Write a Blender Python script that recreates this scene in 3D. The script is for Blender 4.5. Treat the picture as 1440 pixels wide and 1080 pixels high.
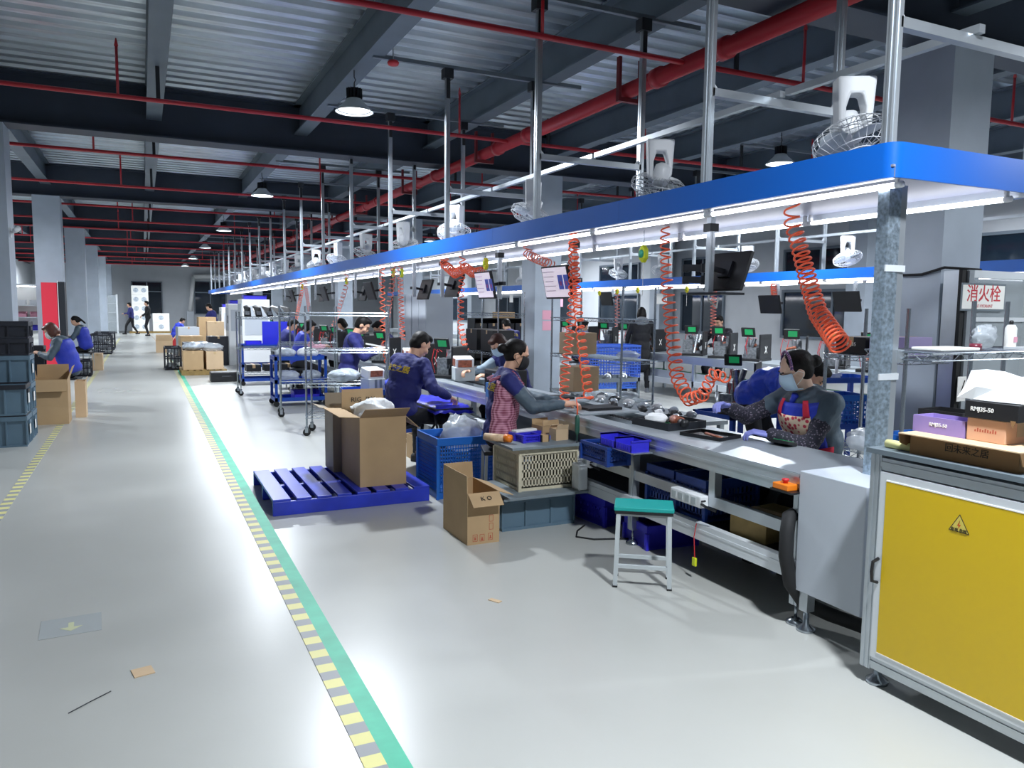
import bpy, bmesh, math, random
from mathutils import Vector, Matrix
for o in list(bpy.data.objects): bpy.data.objects.remove(o, do_unlink=True)
SC = bpy.context.scene
COL = SC.collection
PI = math.pi
rnd = random.Random(7)

# ---------------------------------------------------------------- camera, world, exposure
CAM_H = 1.55
YAW, PITCH, ROLL, FPX = 0.448937, 0.0977629, -0.0111205, 1075.65
def cam_axes():
    cy, sy = math.cos(YAW), math.sin(YAW)
    f = Vector((sy*math.cos(PITCH), cy*math.cos(PITCH), -math.sin(PITCH)))
    r = Vector((cy, -sy, 0)); d = f.cross(r)
    c, s = math.cos(ROLL), math.sin(ROLL)
    return c*r+s*d, -s*r+c*d, f
_r, _d, _f = cam_axes()
cam_data = bpy.data.cameras.new('camera'); cam = bpy.data.objects.new('camera', cam_data); COL.objects.link(cam)
cam_data.sensor_width = 36.0; cam_data.lens = 36.0*FPX/1440.0; cam_data.clip_start = 0.05; cam_data.clip_end = 200
mw = Matrix.Identity(4)
for i in range(3):
    mw[i][0] = _r[i]; mw[i][1] = -_d[i]; mw[i][2] = -_f[i]
mw[2][3] = CAM_H
cam.matrix_world = mw
SC.camera = cam
SC.view_settings.view_transform = 'Standard'; SC.view_settings.look = 'None'
SC.view_settings.gamma = 1.0; SC.view_settings.use_curve_mapping = False
SC.view_settings.exposure = 0.3
W = bpy.data.worlds.new('world'); SC.world = W; W.use_nodes = True
W.node_tree.nodes['Background'].inputs[0].default_value = (0.01, 0.013, 0.02, 1)   # night outside
W.node_tree.nodes['Background'].inputs[1].default_value = 1.0
TUBE_L, BAY_W = 7.0, 190.0            # radiance of the light tubes, watts of one high bay lamp

def ray(x, y):
    return _r*((x-720)/FPX) + _d*((y-540)/FPX) + _f
def on_z(x, y, z=0.0):
    d = ray(x, y); return Vector((0, 0, CAM_H)) + d*((z-CAM_H)/d.z)
def on_x(x, y, X):
    d = ray(x, y); return Vector((0, 0, CAM_H)) + d*(X/d.x)
def on_y(x, y, Y):
    d = ray(x, y); return Vector((0, 0, CAM_H)) + d*(Y/d.y)

# ---------------------------------------------------------------- materials
def lin(h):
    h = h.lstrip('#'); v = [int(h[i:i+2], 16)/255 for i in (0, 2, 4)]
    return tuple((c/12.92 if c <= .04045 else ((c+.055)/1.055)**2.4) for c in v) + (1.0,)
MATS = {}; KIDS = {}
def mat(name, col, rough=.5, metal=0.0, var=0.0, vscale=8.0, bump=0.0, bscale=60.0, emit=0.0, alpha=1.0, trans=0.0, spec=.5, coat=0.0, rvar=0.0, stretch=None, col2=None, cl=None):
    if name in MATS: return MATS[name]
    m = bpy.data.materials.new(name); m.use_nodes = True; nt = m.node_tree; N = nt.nodes; L = nt.links
    b = N['Principled BSDF']; c = lin(col)
    b.inputs['Base Color'].default_value = c; b.inputs['Roughness'].default_value = rough
    b.inputs['Metallic'].default_value = metal; b.inputs['Specular IOR Level'].default_value = spec
    b.inputs['Alpha'].default_value = alpha; b.inputs['Transmission Weight'].default_value = trans
    b.inputs['Coat Weight'].default_value = coat
    if emit:
        b.inputs['Emission Color'].default_value = c; b.inputs['Emission Strength'].default_value = emit
    if var or bump or rvar:
        tc = N.new('ShaderNodeTexCoord'); mp = N.new('ShaderNodeMapping'); L.new(tc.outputs['Object'], mp.inputs[0])
        if stretch: mp.inputs['Scale'].default_value = stretch
        n = N.new('ShaderNodeTexNoise'); n.inputs['Scale'].default_value = vscale; n.inputs['Detail'].default_value = 5
        L.new(mp.outputs[0], n.inputs['Vector'])
        if var:
            r = N.new('ShaderNodeMix'); r.data_type = 'RGBA'
            lo = lin(col2) if col2 else tuple(max(0, x*(1-var)) for x in c[:3])+(1,)
            hi = c if col2 else tuple(min(1, x*(1+var)) for x in c[:3])+(1,)
            r.inputs['A'].default_value = lo; r.inputs['B'].default_value = hi
            rp = N.new('ShaderNodeValToRGB'); a0, a1 = cl or (.3, .7)
            rp.color_ramp.elements[0].position = a0; rp.color_ramp.elements[1].position = a1
            L.new(n.outputs['Fac'], rp.inputs[0]); L.new(rp.outputs[0], r.inputs['Factor']); L.new(r.outputs['Result'], b.inputs['Base Color'])
        if rvar:
            mr = N.new('ShaderNodeMapRange'); mr.inputs['To Min'].default_value = max(.02, rough-rvar); mr.inputs['To Max'].default_value = min(1, rough+rvar)
            L.new(n.outputs['Fac'], mr.inputs[0]); L.new(mr.outputs[0], b.inputs['Roughness'])
        if bump:
            n2 = N.new('ShaderNodeTexNoise'); n2.inputs['Scale'].default_value = bscale; n2.inputs['Detail'].default_value = 3
            L.new(mp.outputs[0], n2.inputs['Vector'])
            bp = N.new('ShaderNodeBump'); bp.inputs['Strength'].default_value = bump; bp.inputs['Distance'].default_value = .01
            L.new(n2.outputs['Fac'], bp.inputs['Height']); L.new(bp.outputs[0], b.inputs['Normal'])
    MATS[name] = m; return m
def pattern(name, kind, c1, c2, scale, rough=.7, axis=0, width=.5, mapscale=(1, 1, 1), rot=0):
    if name in MATS: return MATS[name]
    m = bpy.data.materials.new(name); m.use_nodes = True; nt = m.node_tree; N = nt.nodes; L = nt.links
    b = N['Principled BSDF']; b.inputs['Roughness'].default_value = rough
    tc = N.new('ShaderNodeTexCoord'); mp = N.new('ShaderNodeMapping'); L.new(tc.outputs['Object'], mp.inputs[0])
    mp.inputs['Scale'].default_value = mapscale; mp.inputs['Rotation'].default_value = (0, 0, rot)
    mx = N.new('ShaderNodeMix'); mx.data_type = 'RGBA'; mx.inputs['A'].default_value = lin(c1); mx.inputs['B'].default_value = lin(c2)
    if kind == 'stripe':
        s = N.new('ShaderNodeSeparateXYZ'); L.new(mp.outputs[0], s.inputs[0])
        mu = N.new('ShaderNodeMath'); mu.operation = 'MULTIPLY'; mu.inputs[1].default_value = scale; L.new(s.outputs[axis], mu.inputs[0])
        fr = N.new('ShaderNodeMath'); fr.operation = 'FRACT'; L.new(mu.outputs[0], fr.inputs[0])
        gt = N.new('ShaderNodeMath'); gt.operation = 'GREATER_THAN'; gt.inputs[1].default_value = width; L.new(fr.outputs[0], gt.inputs[0])
        fac = gt.outputs[0]
    elif kind == 'check':                      # woven check: two soft stripe sets
        s = N.new('ShaderNodeSeparateXYZ'); L.new(mp.outputs[0], s.inputs[0]); outs = []
        for ax in (0, 1, 2):
            mu = N.new('ShaderNodeMath'); mu.operation = 'MULTIPLY'; mu.inputs[1].default_value = scale*6.283; L.new(s.outputs[ax], mu.inputs[0])
            si = N.new('ShaderNodeMath'); si.operation = 'SINE'; L.new(mu.outputs[0], si.inputs[0]); outs.append(si)
        a = N.new('ShaderNodeMath'); a.operation = 'ADD'; L.new(outs[0].outputs[0], a.inputs[0]); L.new(outs[2].outputs[0], a.inputs[1])
        a2 = N.new('ShaderNodeMath'); a2.operation = 'MULTIPLY_ADD'; a2.inputs[1].default_value = .3; a2.inputs[2].default_value = .5; L.new(a.outputs[0], a2.inputs[0]); a2.use_clamp = True
        fac = a2.outputs[0]
    else:                                      # blotches
        v = N.new('ShaderNodeTexVoronoi'); v.inputs['Scale'].default_value = scale; L.new(mp.outputs[0], v.inputs['Vector'])
        r = N.new('ShaderNodeValToRGB'); r.color_ramp.elements[0].position = width-.08; r.color_ramp.elements[1].position = width+.08
        L.new(v.outputs['Distance'], r.inputs[0]); fac = r.outputs[0]
    L.new(fac, mx.inputs['Factor']); L.new(mx.outputs['Result'], b.inputs['Base Color'])
    MATS[name] = m; return m

mat('concrete', '#B7B8B3', .3, var=.09, vscale=.55, rvar=.07, bump=.03, bscale=30, spec=.5)
mat('wall', '#C9CDD2', .75, var=.04, vscale=2)
mat('wall_far', '#B9BEC4', .8, var=.04, vscale=2)
mat('column', '#AAB4C0', .5, var=.06, vscale=3)
mat('deck', '#CFD9E2', .3, .75, var=.22, vscale=2.5, stretch=(.5, 6, 1))
mat('beam', '#5C6874', .55, var=.12, vscale=2)
mat('beam_dark', '#333C4A', .6, var=.15, vscale=2)
mat('red_pipe', '#B32430', .4, var=.1, vscale=3)
mat('clamp_dark', '#23262B', .5)
mat('alu', '#BFC6CC', .32, .75, var=.05, vscale=6)
mat('alu_dark', '#7E878F', .4, .6)
mat('alu_white', '#DDE2E6', .4, .25)
mat('galv', '#A9BAC8', .35, .8, var=.35, vscale=55, rvar=.12)
mat('chrome', '#A9B1B8', .25, .95)
mat('steel_plate', '#A3ABB1', .42, .45, var=.06, vscale=2, rvar=.03)
mat('blue_fascia', '#0A5AB6', .35, coat=.2)
mat('canopy_under', '#8E92A4', .4, .1)
mat('tube_light', '#F4F6FF', .4, emit=TUBE_L)
mat('lamp_lens', '#F6F8FF', .4, emit=5)
mat('white_plastic', '#E6E8EA', .4)
mat('grey_plastic', '#B9C0C2', .45)
mat('black_plastic', '#17181B', .45)
mat('black_matte', '#101114', .7)
mat('dark_metal', '#2A2D33', .45, .4)
mat('black_rubber', '#1B1C1E', .75)
mat('belt_black', '#15171B', .45)
mat('panel_grey', '#B8BFC8', .5)
mat('yellow_panel', '#D9B612', .35, coat=.15)
mat('cardboard', '#B99B74', .8, var=.08, vscale=3, bump=.05, bscale=15)
mat('cardboard_light', '#D2B693', .8, var=.07, vscale=3)
mat('cardboard_dark', '#8E6B45', .85, var=.08, vscale=3)
mat('cardboard_grey', '#9B8D78', .6, var=.1, vscale=4)
mat('cardboard_peach', '#D8A888', .7, var=.05)
mat('purple_box', '#9A86C4', .55)
mat('black_box', '#1A1A1D', .5)
mat('blue_pallet', '#2238BE', .35, var=.18, vscale=6, coat=.15)
mat('blue_crate', '#1F6CC8', .45, var=.08, vscale=5)
mat('navy_crate', '#1A3C86', .45)
mat('violet_bin', '#3431C8', .4)
mat('blue_cart', '#1546A6', .4)
mat('tote_grey', '#5E7788', .5, var=.07, vscale=4)
mat('tote_dark', '#22252F', .5)
mat('beige_crate', '#CFC7AE', .6, var=.06, vscale=5)
mat('teal_seat', '#0F9A94', .5)
mat('hose_orange', '#FF6E46', .35)
mat('hose_pink', '#F08A78', .35)
mat('green_tape', '#3FB592', .5, var=.15, vscale=6)
pattern('hazard_tape', 'stripe', '#DFD98C', '#939698', 1/.15, .5, axis=1, width=.5)
mat('red_plastic', '#C62B33', .4)
mat('orange_plastic', '#F0821E', .4)
mat('yellow_plastic', '#E8D820', .4)
mat('yellowgreen', '#D7E22A', .4)
mat('green_disc', '#2FA584', .4)
mat('green_screen', '#169A58', .4, emit=.25)
mat('green_belt', '#1D9A5A', .5)
mat('screen_white', '#E9DDEB', .3, emit=.45)
mat('screen_blue', '#3A4CA8', .3, emit=.3)
mat('paper', '#EEEDE8', .7)
mat('foam_white', '#ECEFF0', .6, var=.05)
mat('plastic_film', '#DDE5EC', .22, alpha=.5, var=.1, vscale=12, bump=.5, bscale=25)
mat('film_grey', '#B4BEC8', .25, var=.3, vscale=15, bump=.5, bscale=25)
mat('glass_dark', '#1A2632', .06, spec=.8)
mat('glass_clear', '#DDE6EA', .05, alpha=.22)
mat('win_frame', '#6B7682', .5)
mat('red_panel', '#D02C40', .45)
mat('red_text', '#C4353F', .6)
mat('ink', '#2B241C', .7)
mat('ink_red', '#B5563F', .7)
mat('guts_metal', '#8F9499', .35, .7, var=.4, vscale=40)
mat('guts_copper', '#9A5B45', .45, .3, var=.4, vscale=40)
mat('wood_block', '#8E7645', .7, var=.2, vscale=12)
mat('skin', '#D9A98C', .5, var=.04)
mat('skin_pale', '#E3BDA4', .5, var=.04)
mat('hair', '#0E0B09', .55, var=.2, vscale=60, bump=.25, bscale=120, spec=.25)
mat('hair_brown', '#3A2018', .5, var=.2, vscale=60, bump=.25, bscale=120, spec=.25)
mat('hair_auburn', '#5E3426', .45, var=.2, vscale=60)
mat('navy', '#1C2266', .75, var=.12, vscale=9, bump=.6, bscale=22)
mat('royal', '#2438B4', .6, var=.1, vscale=9, bump=.6, bscale=22)
mat('royal_shiny', '#2144C4', .32, var=.15, vscale=14, bump=.9, bscale=26)
mat('slate_cloth', '#4A5A66', .6, var=.12, vscale=9, bump=.6, bscale=22)
mat('black_cloth', '#15161B', .8, var=.2, vscale=9, bump=.15, bscale=40)
mat('grey_cloth', '#6A6F74', .8, var=.15, vscale=20)
pattern('check_pink', 'check', '#7D2F4A', '#D79AAE', 55, .8)
pattern('floral', 'blot', '#C0344A', '#E9CFB4', 38, .8, width=.42)
pattern('sleeve_dots', 'blot', '#6D6473', '#232330', 70, .8, width=.3)
mat('apron_red', '#CF2340', .7)
mat('mask_blue', '#BFD6E8', .7)
mat('mask_black', '#17171A', .7)
mat('glove_violet', '#7F84C8', .6)
mat('glove_grey', '#8A9BA8', .6)
mat('pink_cuff', '#E2A3B6', .7)
mat('yellow_ink', '#D9C24A', .6)

# ---------------------------------------------------------------- mesh building
class MB:
    def __init__(s): s.v = []; s.f = []
    def _a(s, vs, fs):
        k = len(s.v); s.v += [tuple(p) for p in vs]; s.f += [tuple(i+k for i in q) for q in fs]; return s
    def box(s, x0, x1, y0, y1, z0, z1):
        return s._a([(x, y, z) for z in (z0, z1) for y in (y0, y1) for x in (x0, x1)],
                    [(0, 2, 3, 1), (4, 5, 7, 6), (0, 1, 5, 4), (2, 6, 7, 3), (0, 4, 6, 2), (1, 3, 7, 5)])
    def obox(s, c, size, rot=None):
        R = rot or Matrix.Identity(3); c = Vector(c); h = Vector(size)/2
        return s._a([c+R@Vector((x*h.x, y*h.y, z*h.z)) for z in (-1, 1) for y in (-1, 1) for x in (-1, 1)],
                    [(0, 2, 3, 1), (4, 5, 7, 6), (0, 1, 5, 4), (2, 6, 7, 3), (0, 4, 6, 2), (1, 3, 7, 5)])
    def bar(s, p0, p1, w, h=None):           # square bar between two points
        p0 = Vector(p0); p1 = Vector(p1); d = p1-p0; L = d.length; h = h or w
        d.normalize(); up = Vector((0, 0, 1)) if abs(d.z) < .95 else Vector((0, 1, 0))
        x = d.cross(up).normalized(); z = x.cross(d)
        R = Matrix((x, d, z)).transposed()
        return s.obox((p0+p1)/2, (w, L, h), R)
    def cyl(s, p0, p1, r0, r1=None, n=12, caps=True):
        p0 = Vector(p0); p1 = Vector(p1); r1 = r0 if r1 is None else r1
        d = (p1-p0).normalized(); up = Vector((0, 0, 1)) if abs(d.z) < .9 else Vector((1, 0, 0))
        a = d.cross(up).normalized(); b = d.cross(a); vs = []
        for p, r in ((p0, r0), (p1, r1)):
            vs += [p+(a*math.cos(2*PI*i/n)+b*math.sin(2*PI*i/n))*r for i in range(n)]
        fs = [(i, (i+1) % n, n+(i+1) % n, n+i) for i in range(n)]
        if caps: fs += [tuple(range(n-1, -1, -1)), tuple(range(n, 2*n))]
        return s._a(vs, fs)
    def tube(s, pts, r, n=6, closed=False):
        pts = [Vector(p) for p in pts]; m = len(pts); vs = []; a = None
        for i, p in enumerate(pts):
            d = (pts[(i+1) % m]-pts[i-1]) if closed else (pts[min(i+1, m-1)]-pts[max(i-1, 0)])
            if d.length < 1e-9: d = Vector((0, 0, 1))
            d.normalize()
            if a is None:
                up = Vector((0, 0, 1)) if abs(d.z) < .9 else Vector((1, 0, 0)); a = d.cross(up).normalized()
            else:
                a = (a-d*a.dot(d))
                if a.length < 1e-6: a = d.cross(Vector((.3, .5, .8)))
                a.normalize()
            b = d.cross(a); rr = r[i] if isinstance(r, (list, tuple)) else r
            vs += [p+(a*math.cos(2*PI*j/n)+b*math.sin(2*PI*j/n))*rr for j in range(n)]
        fs = []
        for i in range(m if closed else m-1):
            k = (i+1) % m
            fs += [(i*n+j, i*n+(j+1) % n, k*n+(j+1) % n, k*n+j) for j in range(n)]
        if not closed: fs += [tuple(range(n-1, -1, -1)), tuple(range((m-1)*n, m*n))]
        return s._a(vs, fs)
    def lathe(s, prof, n=20, c=(0, 0, 0), rot=None):
        R = rot or Matrix.Identity(3); c = Vector(c); vs = []
        for r, z in prof: vs += [c+R@Vector((r*math.cos(2*PI*i/n), r*math.sin(2*PI*i/n), z)) for i in range(n)]
        fs = []
        for k in range(len(prof)-1):
            fs += [(k*n+i, k*n+(i+1) % n, (k+1)*n+(i+1) % n, (k+1)*n+i) for i in range(n)]
        if prof[0][0] > 1e-4: fs.append(tuple(range(n-1, -1, -1)))
        if prof[-1][0] > 1e-4: fs.append(tuple(range((len(prof)-1)*n, len(prof)*n)))
        return s._a(vs, fs)
    def ell(s, c, rad, rot=None, nu=14, nv=9):
        R = rot or Matrix.Identity(3); c = Vector(c); vs = [c+R@Vector((0, 0, -rad[2]))]; fs = []
        for j in range(1, nv):
            t = -PI/2+PI*j/nv
            vs += [c+R@Vector((rad[0]*math.cos(t)*math.cos(2*PI*i/nu), rad[1]*math.cos(t)*math.sin(2*PI*i/nu), rad[2]*math.sin(t))) for i in range(nu)]
        vs.append(c+R@Vector((0, 0, rad[2]))); e = len(vs)-1
        fs += [(0, 1+(i+1) % nu, 1+i) for i in range(nu)]
        for j in range(nv-2):
            fs += [(1+j*nu+i, 1+j*nu+(i+1) % nu, 1+(j+1)*nu+(i+1) % nu, 1+(j+1)*nu+i) for i in range(nu)]
        fs += [(e, 1+(nv-2)*nu+i, 1+(nv-2)*nu+(i+1) % nu) for i in range(nu)]
        return s._a(vs, fs)
    def prism(s, poly, vec):                 # polygon (3d points) extruded by vec
        n = len(poly); vec = Vector(vec); p = [Vector(q) for q in poly]
        return s._a(p+[q+vec for q in p], [tuple(range(n-1, -1, -1)), tuple(range(n, 2*n))]+[(i, (i+1) % n, n+(i+1) % n, n+i) for i in range(n)])
    def sheet(s, rows, thick=None):          # grid of points
        m = len(rows); n = len(rows[0]); vs = [p for r in rows for p in r]
        return s._a(vs, [(i*n+j, i*n+j+1, (i+1)*n+j+1, (i+1)*n+j) for i in range(m-1) for j in range(n-1)])
    def mesh(s, name):
        me = bpy.data.meshes.new(name); me.from_pydata(s.v, [], s.f); me.update()
        bm = bmesh.new(); bm.from_mesh(me); bmesh.ops.recalc_face_normals(bm, faces=bm.faces); bm.to_mesh(me); bm.free()
        return me
    def build(s, name, m, parent=None, smooth=False, bevel=0, seg=2, solid=0, sub=0):
        me = s.mesh(name); return obj(name, me, m, parent, smooth, bevel, seg, solid, sub)
def obj(name, me, m, parent=None, smooth=False, bevel=0, seg=2, solid=0, sub=0):
    o = bpy.data.objects.new(name, me); COL.objects.link(o)
    if not me.materials: me.materials.append(MATS[m] if isinstance(m, str) else m)
    if smooth:
        for p in me.polygons: p.use_smooth = True
        if smooth == 2: me.set_sharp_from_angle(angle=.7)
    if parent:
        o.parent = parent; KIDS.setdefault(parent.name, []).append(o)
    if solid:
        k = o.modifiers.new('thickness', 'SOLIDIFY'); k.thickness = solid; k.offset = 0
    if sub:
        k = o.modifiers.new('sub', 'SUBSURF'); k.levels = sub; k.render_levels = sub
    if bevel:
        k = o.modifiers.new('bevel', 'BEVEL'); k.width = bevel; k.segments = seg; k.limit_method = 'ANGLE'
    return o
def tag(o, label, cat, group=None):
    o['label'] = label; o['category'] = cat
    if group: o['group'] = group
    return o
def thing(name, label, cat, loc=(0, 0, 0), rz=0.0, group=None):
    o = bpy.data.objects.new(name, None); COL.objects.link(o); o.empty_display_size = .1
    o.location = loc; o.rotation_euler = (0, 0, rz)
    return tag(o, label, cat, group)
def struct(o): o['kind'] = 'structure'; return o
def copy_tree(o, loc=None, rz=None, label=None, parent=None):
    c = o.copy(); COL.objects.link(c); c.parent = parent
    if loc is not None: c.location = loc
    if rz is not None: c.rotation_euler = (0, 0, rz)
    if label: c['label'] = label
    if parent: KIDS.setdefault(parent.name, []).append(c)
    for ch in list(KIDS.get(o.name, [])): copy_tree(ch, parent=c)
    return c
def instance(o, parent, loc=None, rot=None):          # a piece that shares its mesh
    c = o.copy(); COL.objects.link(c); c.parent = parent
    if parent: KIDS.setdefault(parent.name, []).append(c)
    if loc is not None: c.location = loc
    if rot is not None: c.rotation_euler = rot
    return c
def rotm(ax, a): return Matrix.Rotation(a, 3, ax)
def nth(i):
    return ('%d' % i)+('th' if 10 <= i % 100 <= 20 else {1: 'st', 2: 'nd', 3: 'rd'}.get(i % 10, 'th'))
def text_mesh(body, size, name='lettering', bold=0.0, thick=.001, align='CENTER'):
    cu = bpy.data.curves.new(name, 'FONT'); cu.body = body; cu.size = size; cu.extrude = thick; cu.offset = bold
    cu.align_x = align; cu.align_y = 'CENTER'; cu.resolution_u = 2
    t = bpy.data.objects.new(name, cu); COL.objects.link(t)
    dg = bpy.context.evaluated_depsgraph_get(); me = bpy.data.meshes.new_from_object(t.evaluated_get(dg))
    bpy.data.objects.remove(t, do_unlink=True); me.name = name; return me
def text(body, size, m, parent, loc, xdir, ydir, bold=0.0, thick=.001, name='lettering'):
    me = text_mesh(body, size, name, bold, thick); me.materials.clear()
    o = obj(name, me, m, parent)
    x = Vector(xdir).normalized(); y = Vector(ydir); y = (y-x*y.dot(x)).normalized(); z = x.cross(y)
    R = Matrix((x, y, z)).transposed().to_4x4(); R.translation = Vector(loc); o.matrix_local = R
    return o
# ================================================================ structure
RX0, RX1, RY0, RY1 = -6.0, 14.6, -6.0, 51.0
DECK_Z = 4.47
f = MB().box(RX0-.2, RX1+.2, RY0-.2, RY1+.2, -.12, 0).build('floor', 'concrete'); struct(f)
struct(MB().box(RX0-.2, RX1+.2, RY1, RY1+.2, 0, DECK_Z).build('wall_far', 'wall_far'))
struct(MB().box(RX0-.2, RX1+.2, RY0-.2, RY0, 0, DECK_Z).build('wall_near', 'wall'))
struct(MB().box(RX0-.2, RX0, RY0, RY1, 0, DECK_Z).build('wall_left', 'wall'))
struct(MB().box(RX1, RX1+.2, RY0, RY1, 0, DECK_Z).build('wall_right', 'wall'))
# corrugated deck: ribs run across the hall
mb = MB(); prof = []
y = RY0-.1
while y < RY1+.1:
    prof += [(y, DECK_Z), (y+.12, DECK_Z), (y+.145, DECK_Z+.075), (y+.255, DECK_Z+.075)]; y += .28
mb.sheet([[(x, yy, zz) for (yy, zz) in prof] for x in (RX0-.1, RX1+.1)])
struct(mb.build('ceiling', 'deck', solid=.004))
struct(MB().box(RX0-.2, RX1+.2, RY0-.2, RY1+.2, DECK_Z+.12, DECK_Z+.2).build('roof_slab', 'wall'))
GY = [-2.8, 4.5, 11.85, 19.1, 26.4, 33.7, 41.0, 48.3]
BX = [-3.75, -1.75, .22, 2.17, 4.15, 6.25, 8.2, 10.2, 12.2, 14.1]
def ibeam(p0, p1, w, z0, z1, axis):
    b = MB(); t = .02
    if axis == 'x':
        (x0, yc), (x1, _) = p0, p1
        b.box(x0, x1, yc-w/2, yc+w/2, z0, z0+t).box(x0, x1, yc-w/2, yc+w/2, z1-t, z1).box(x0, x1, yc-.008, yc+.008, z0+t, z1-t)
    else:
        (xc, y0), (_, y1) = p0, p1
        b.box(xc-w/2, xc+w/2, y0, y1, z0, z0+t).box(xc-w/2, xc+w/2, y0, y1, z1-t, z1).box(xc-.008, xc+.008, y0, y1, z0+t, z1-t)
    return b
for g in GY: struct(ibeam((RX0, g-.05), (RX1, g-.05), .4, 3.8, DECK_Z-.005, 'x').build('roof_girder', 'beam_dark'))
for x in BX:
    for a, b in zip([RY0]+GY, GY+[RY1]):
        y0 = a+.02 if a != RY0 else RY0
        struct(ibeam((x, y0-.05), (x, b-.08), .19, 4.05, DECK_Z-.005, 'y').build('roof_beam', 'beam'))
def column(x0, y0, s=.5):
    b = MB().box(x0, x0+s, y0, y0+s, 0, 3.8).box(x0-.02, x0+s+.02, y0-.02, y0+s+.02, 0, .012)
    struct(b.build('column', 'column'))
for g in GY[2:]: column(-2.0, g-.25)
for g in GY[1:]: column(6.0, g-.25)
for g in GY[1:]: column(13.95, g-.25)
# partition wall behind the left columns
struct(MB().box(-5.7, -5.6, 14, RY1, 0, 3.75).build('wall_partition', 'wall'))

def window(n, axis, pos, a0, a1, z0, z1, nm=2, bar=None):
    """axis 'y': window in the right wall (x=pos); axis 'x': in the far wall (y=pos)"""
    def B(b, u0, u1, d0, d1, w0, w1):
        if axis == 'y': b.box(pos-d1, pos-d0, u0, u1, w0, w1)
        else: b.box(u0, u1, pos-d1, pos-d0, w0, w1)
        return b
    t = .06
    fr = B(B(B(B(MB(), a0, a1, .002, .07, z0, z0+t), a0, a1, .002, .07, z1-t, z1), a0, a0+t, .002, .07, z0+t, z1-t), a1-t, a1, .002, .07, z0+t, z1-t)
    wo = struct(fr.build('window_%d' % n, 'win_frame'))
    for k in range(nm):
        u0 = a0+t+(a1-a0-2*t)*k/nm; u1 = a0+t+(a1-a0-2*t)*(k+1)/nm
        B(MB(), u0+.01, u1-.01, .02, .03, z0+t, z1-t).build('pane', 'glass_dark', wo)
        if k: B(MB(), u0-.03, u0+.03, .01, .065, z0+t, z1-t).build('mullion', 'win_frame', wo)
    if bar: B(MB(), a0+t, a1-t, .012, .06, bar-.03, bar+.03).build('transom', 'win_frame', wo)
    return wo
for i, (a, b) in enumerate(((5.0, 7.4), (8.6, 10.9), (11.4, 14.56), (16.7, 18.6), (20.8, 23.2), (25.2, 27.6), (29.5, 32), (35, 38))):
    window(i+1, 'y', RX1, a, b, .9, 2.1)
for i, (pa, pb) in enumerate(((184, 228), (272, 318), (345, 390))):
    A = on_y(pa, 395, RY1); B_ = on_y(pb, 395, RY1)
    window(9+i, 'x', RY1, A.x, B_.x, 1.0, A.z, 2, bar=2.35)
# thin frame strips high on the right wall, seen above the second canopy
for i, (a, b) in enumerate(((8.6, 10.9), (12.2, 14.56), (16.7, 18.6), (20.8, 23.2))):
    window(12+i, 'y', RX1, a, b, 2.35, 3.1, 2)

# ---------------------------------------------------------------- floor markings
def strip(name, x0, x1, y0, y1, m, label):
    b = MB(); b.box(x0, x1, y0, y1, .0005, .003); return tag(b.build(name, m), label, 'floor tape')
strip('hazard_tape', .625, .70, 1.2, 40, 'hazard_tape', 'yellow and grey striped hazard tape alongside the green line')
strip('green_tape', .70, .775, 1.2, 24, 'green_tape', 'green painted floor line alongside the striped tape')
strip('hazard_tape', -1.04, -.965, 2.2, 40, 'hazard_tape', 'yellow and grey striped tape on the side of grey columns')
p = on_z(100, 880)
arrow = thing('floor_sticker', 'worn clear floor sticker with a faded yellow arrow', 'sticker', (p.x, p.y, 0), .05)
MB().box(-.13, .13, -.12, .12, .0005, .0015).build('backing', mat('sticker_film', '#AEB3B3', .25), arrow)
MB().prism([(-.012, .04, .0017), (-.012, -.02, .0017), (-.05, -.02, .0017), (0, -.07, .0017), (.05, -.02, .0017), (.012, -.02, .0017), (.012, .04, .0017)], (0, 0, .0006)).build('arrow', mat('arrow_yellow', '#C9CDA6', .4), arrow)

# ---------------------------------------------------------------- pipes
PZ = 3.7
pipe_y = [-1.2, 2.2, 5.58, 9.15, 12.5, 15.9, 19.3, 22.5, 25.0, 28.6, 32.0, 35.5, 39.0, 42.5, 46.0]
ords = ['nearest', 'second', 'third']
for i, y in enumerate(pipe_y):
    t = thing('sprinkler_pipe', 'thin red sprinkler pipe across the hall, %s from the far wall' % nth(len(pipe_y)-i), 'pipe', (0, y, PZ), 0, 'red cross pipes')
    MB().cyl((RX0+.02, 0, 0), (4.30, 0, 0), .024, n=10).build('pipe_run', 'red_pipe', t, True)
    MB().cyl((4.46, 0, 0), (RX1-.02, 0, 0), .024, n=10).build('pipe_run', 'red_pipe', t, True)
    off = (0, .9, .4, 1.3)[i % 4]
    for x in (-3.6, -.55, 2.6, 5.4, 8.6, 11.6):
        x += off*(.8 if x > 2 else .3)
        MB().cyl((x, 0, .02), (x, 0, .5), .014, n=8).cyl((x, 0, .5), (x, 0, .58), .02, .006, n=8).build('sprinkler_riser', 'red_pipe', t, True)
    for x in (.22, 4.9, 8.2): MB().box(x-.02, x+.02, -.012, .012, .02, .35).build('hanger', 'clamp_dark', t)
t = thing('main_pipe', 'thick red fire main running the length of the hall', 'pipe', (4.38, 0, PZ))
MB().cyl((0, RY0+.02, 0), (0, RY1-.02, 0), .075, n=20).build('pipe_run', 'red_pipe', t, True)
for y in pipe_y:
    for dy in (-.45, .45):
        MB().cyl((0, y+dy-.05, 0), (0, y+dy+.05, 0), .092, n=20).build('coupling', 'red_pipe', t, True)
    MB().box(-.14, .14, y+.9, y+.95, -.12, -.08).box(-.14, -.11, y+.9, y+.95, -.08, .3).box(.11, .14, y+.9, y+.95, -.08, .3).build('hanger', mat('hanger_red', '#6E1A22', .5), t)

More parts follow.
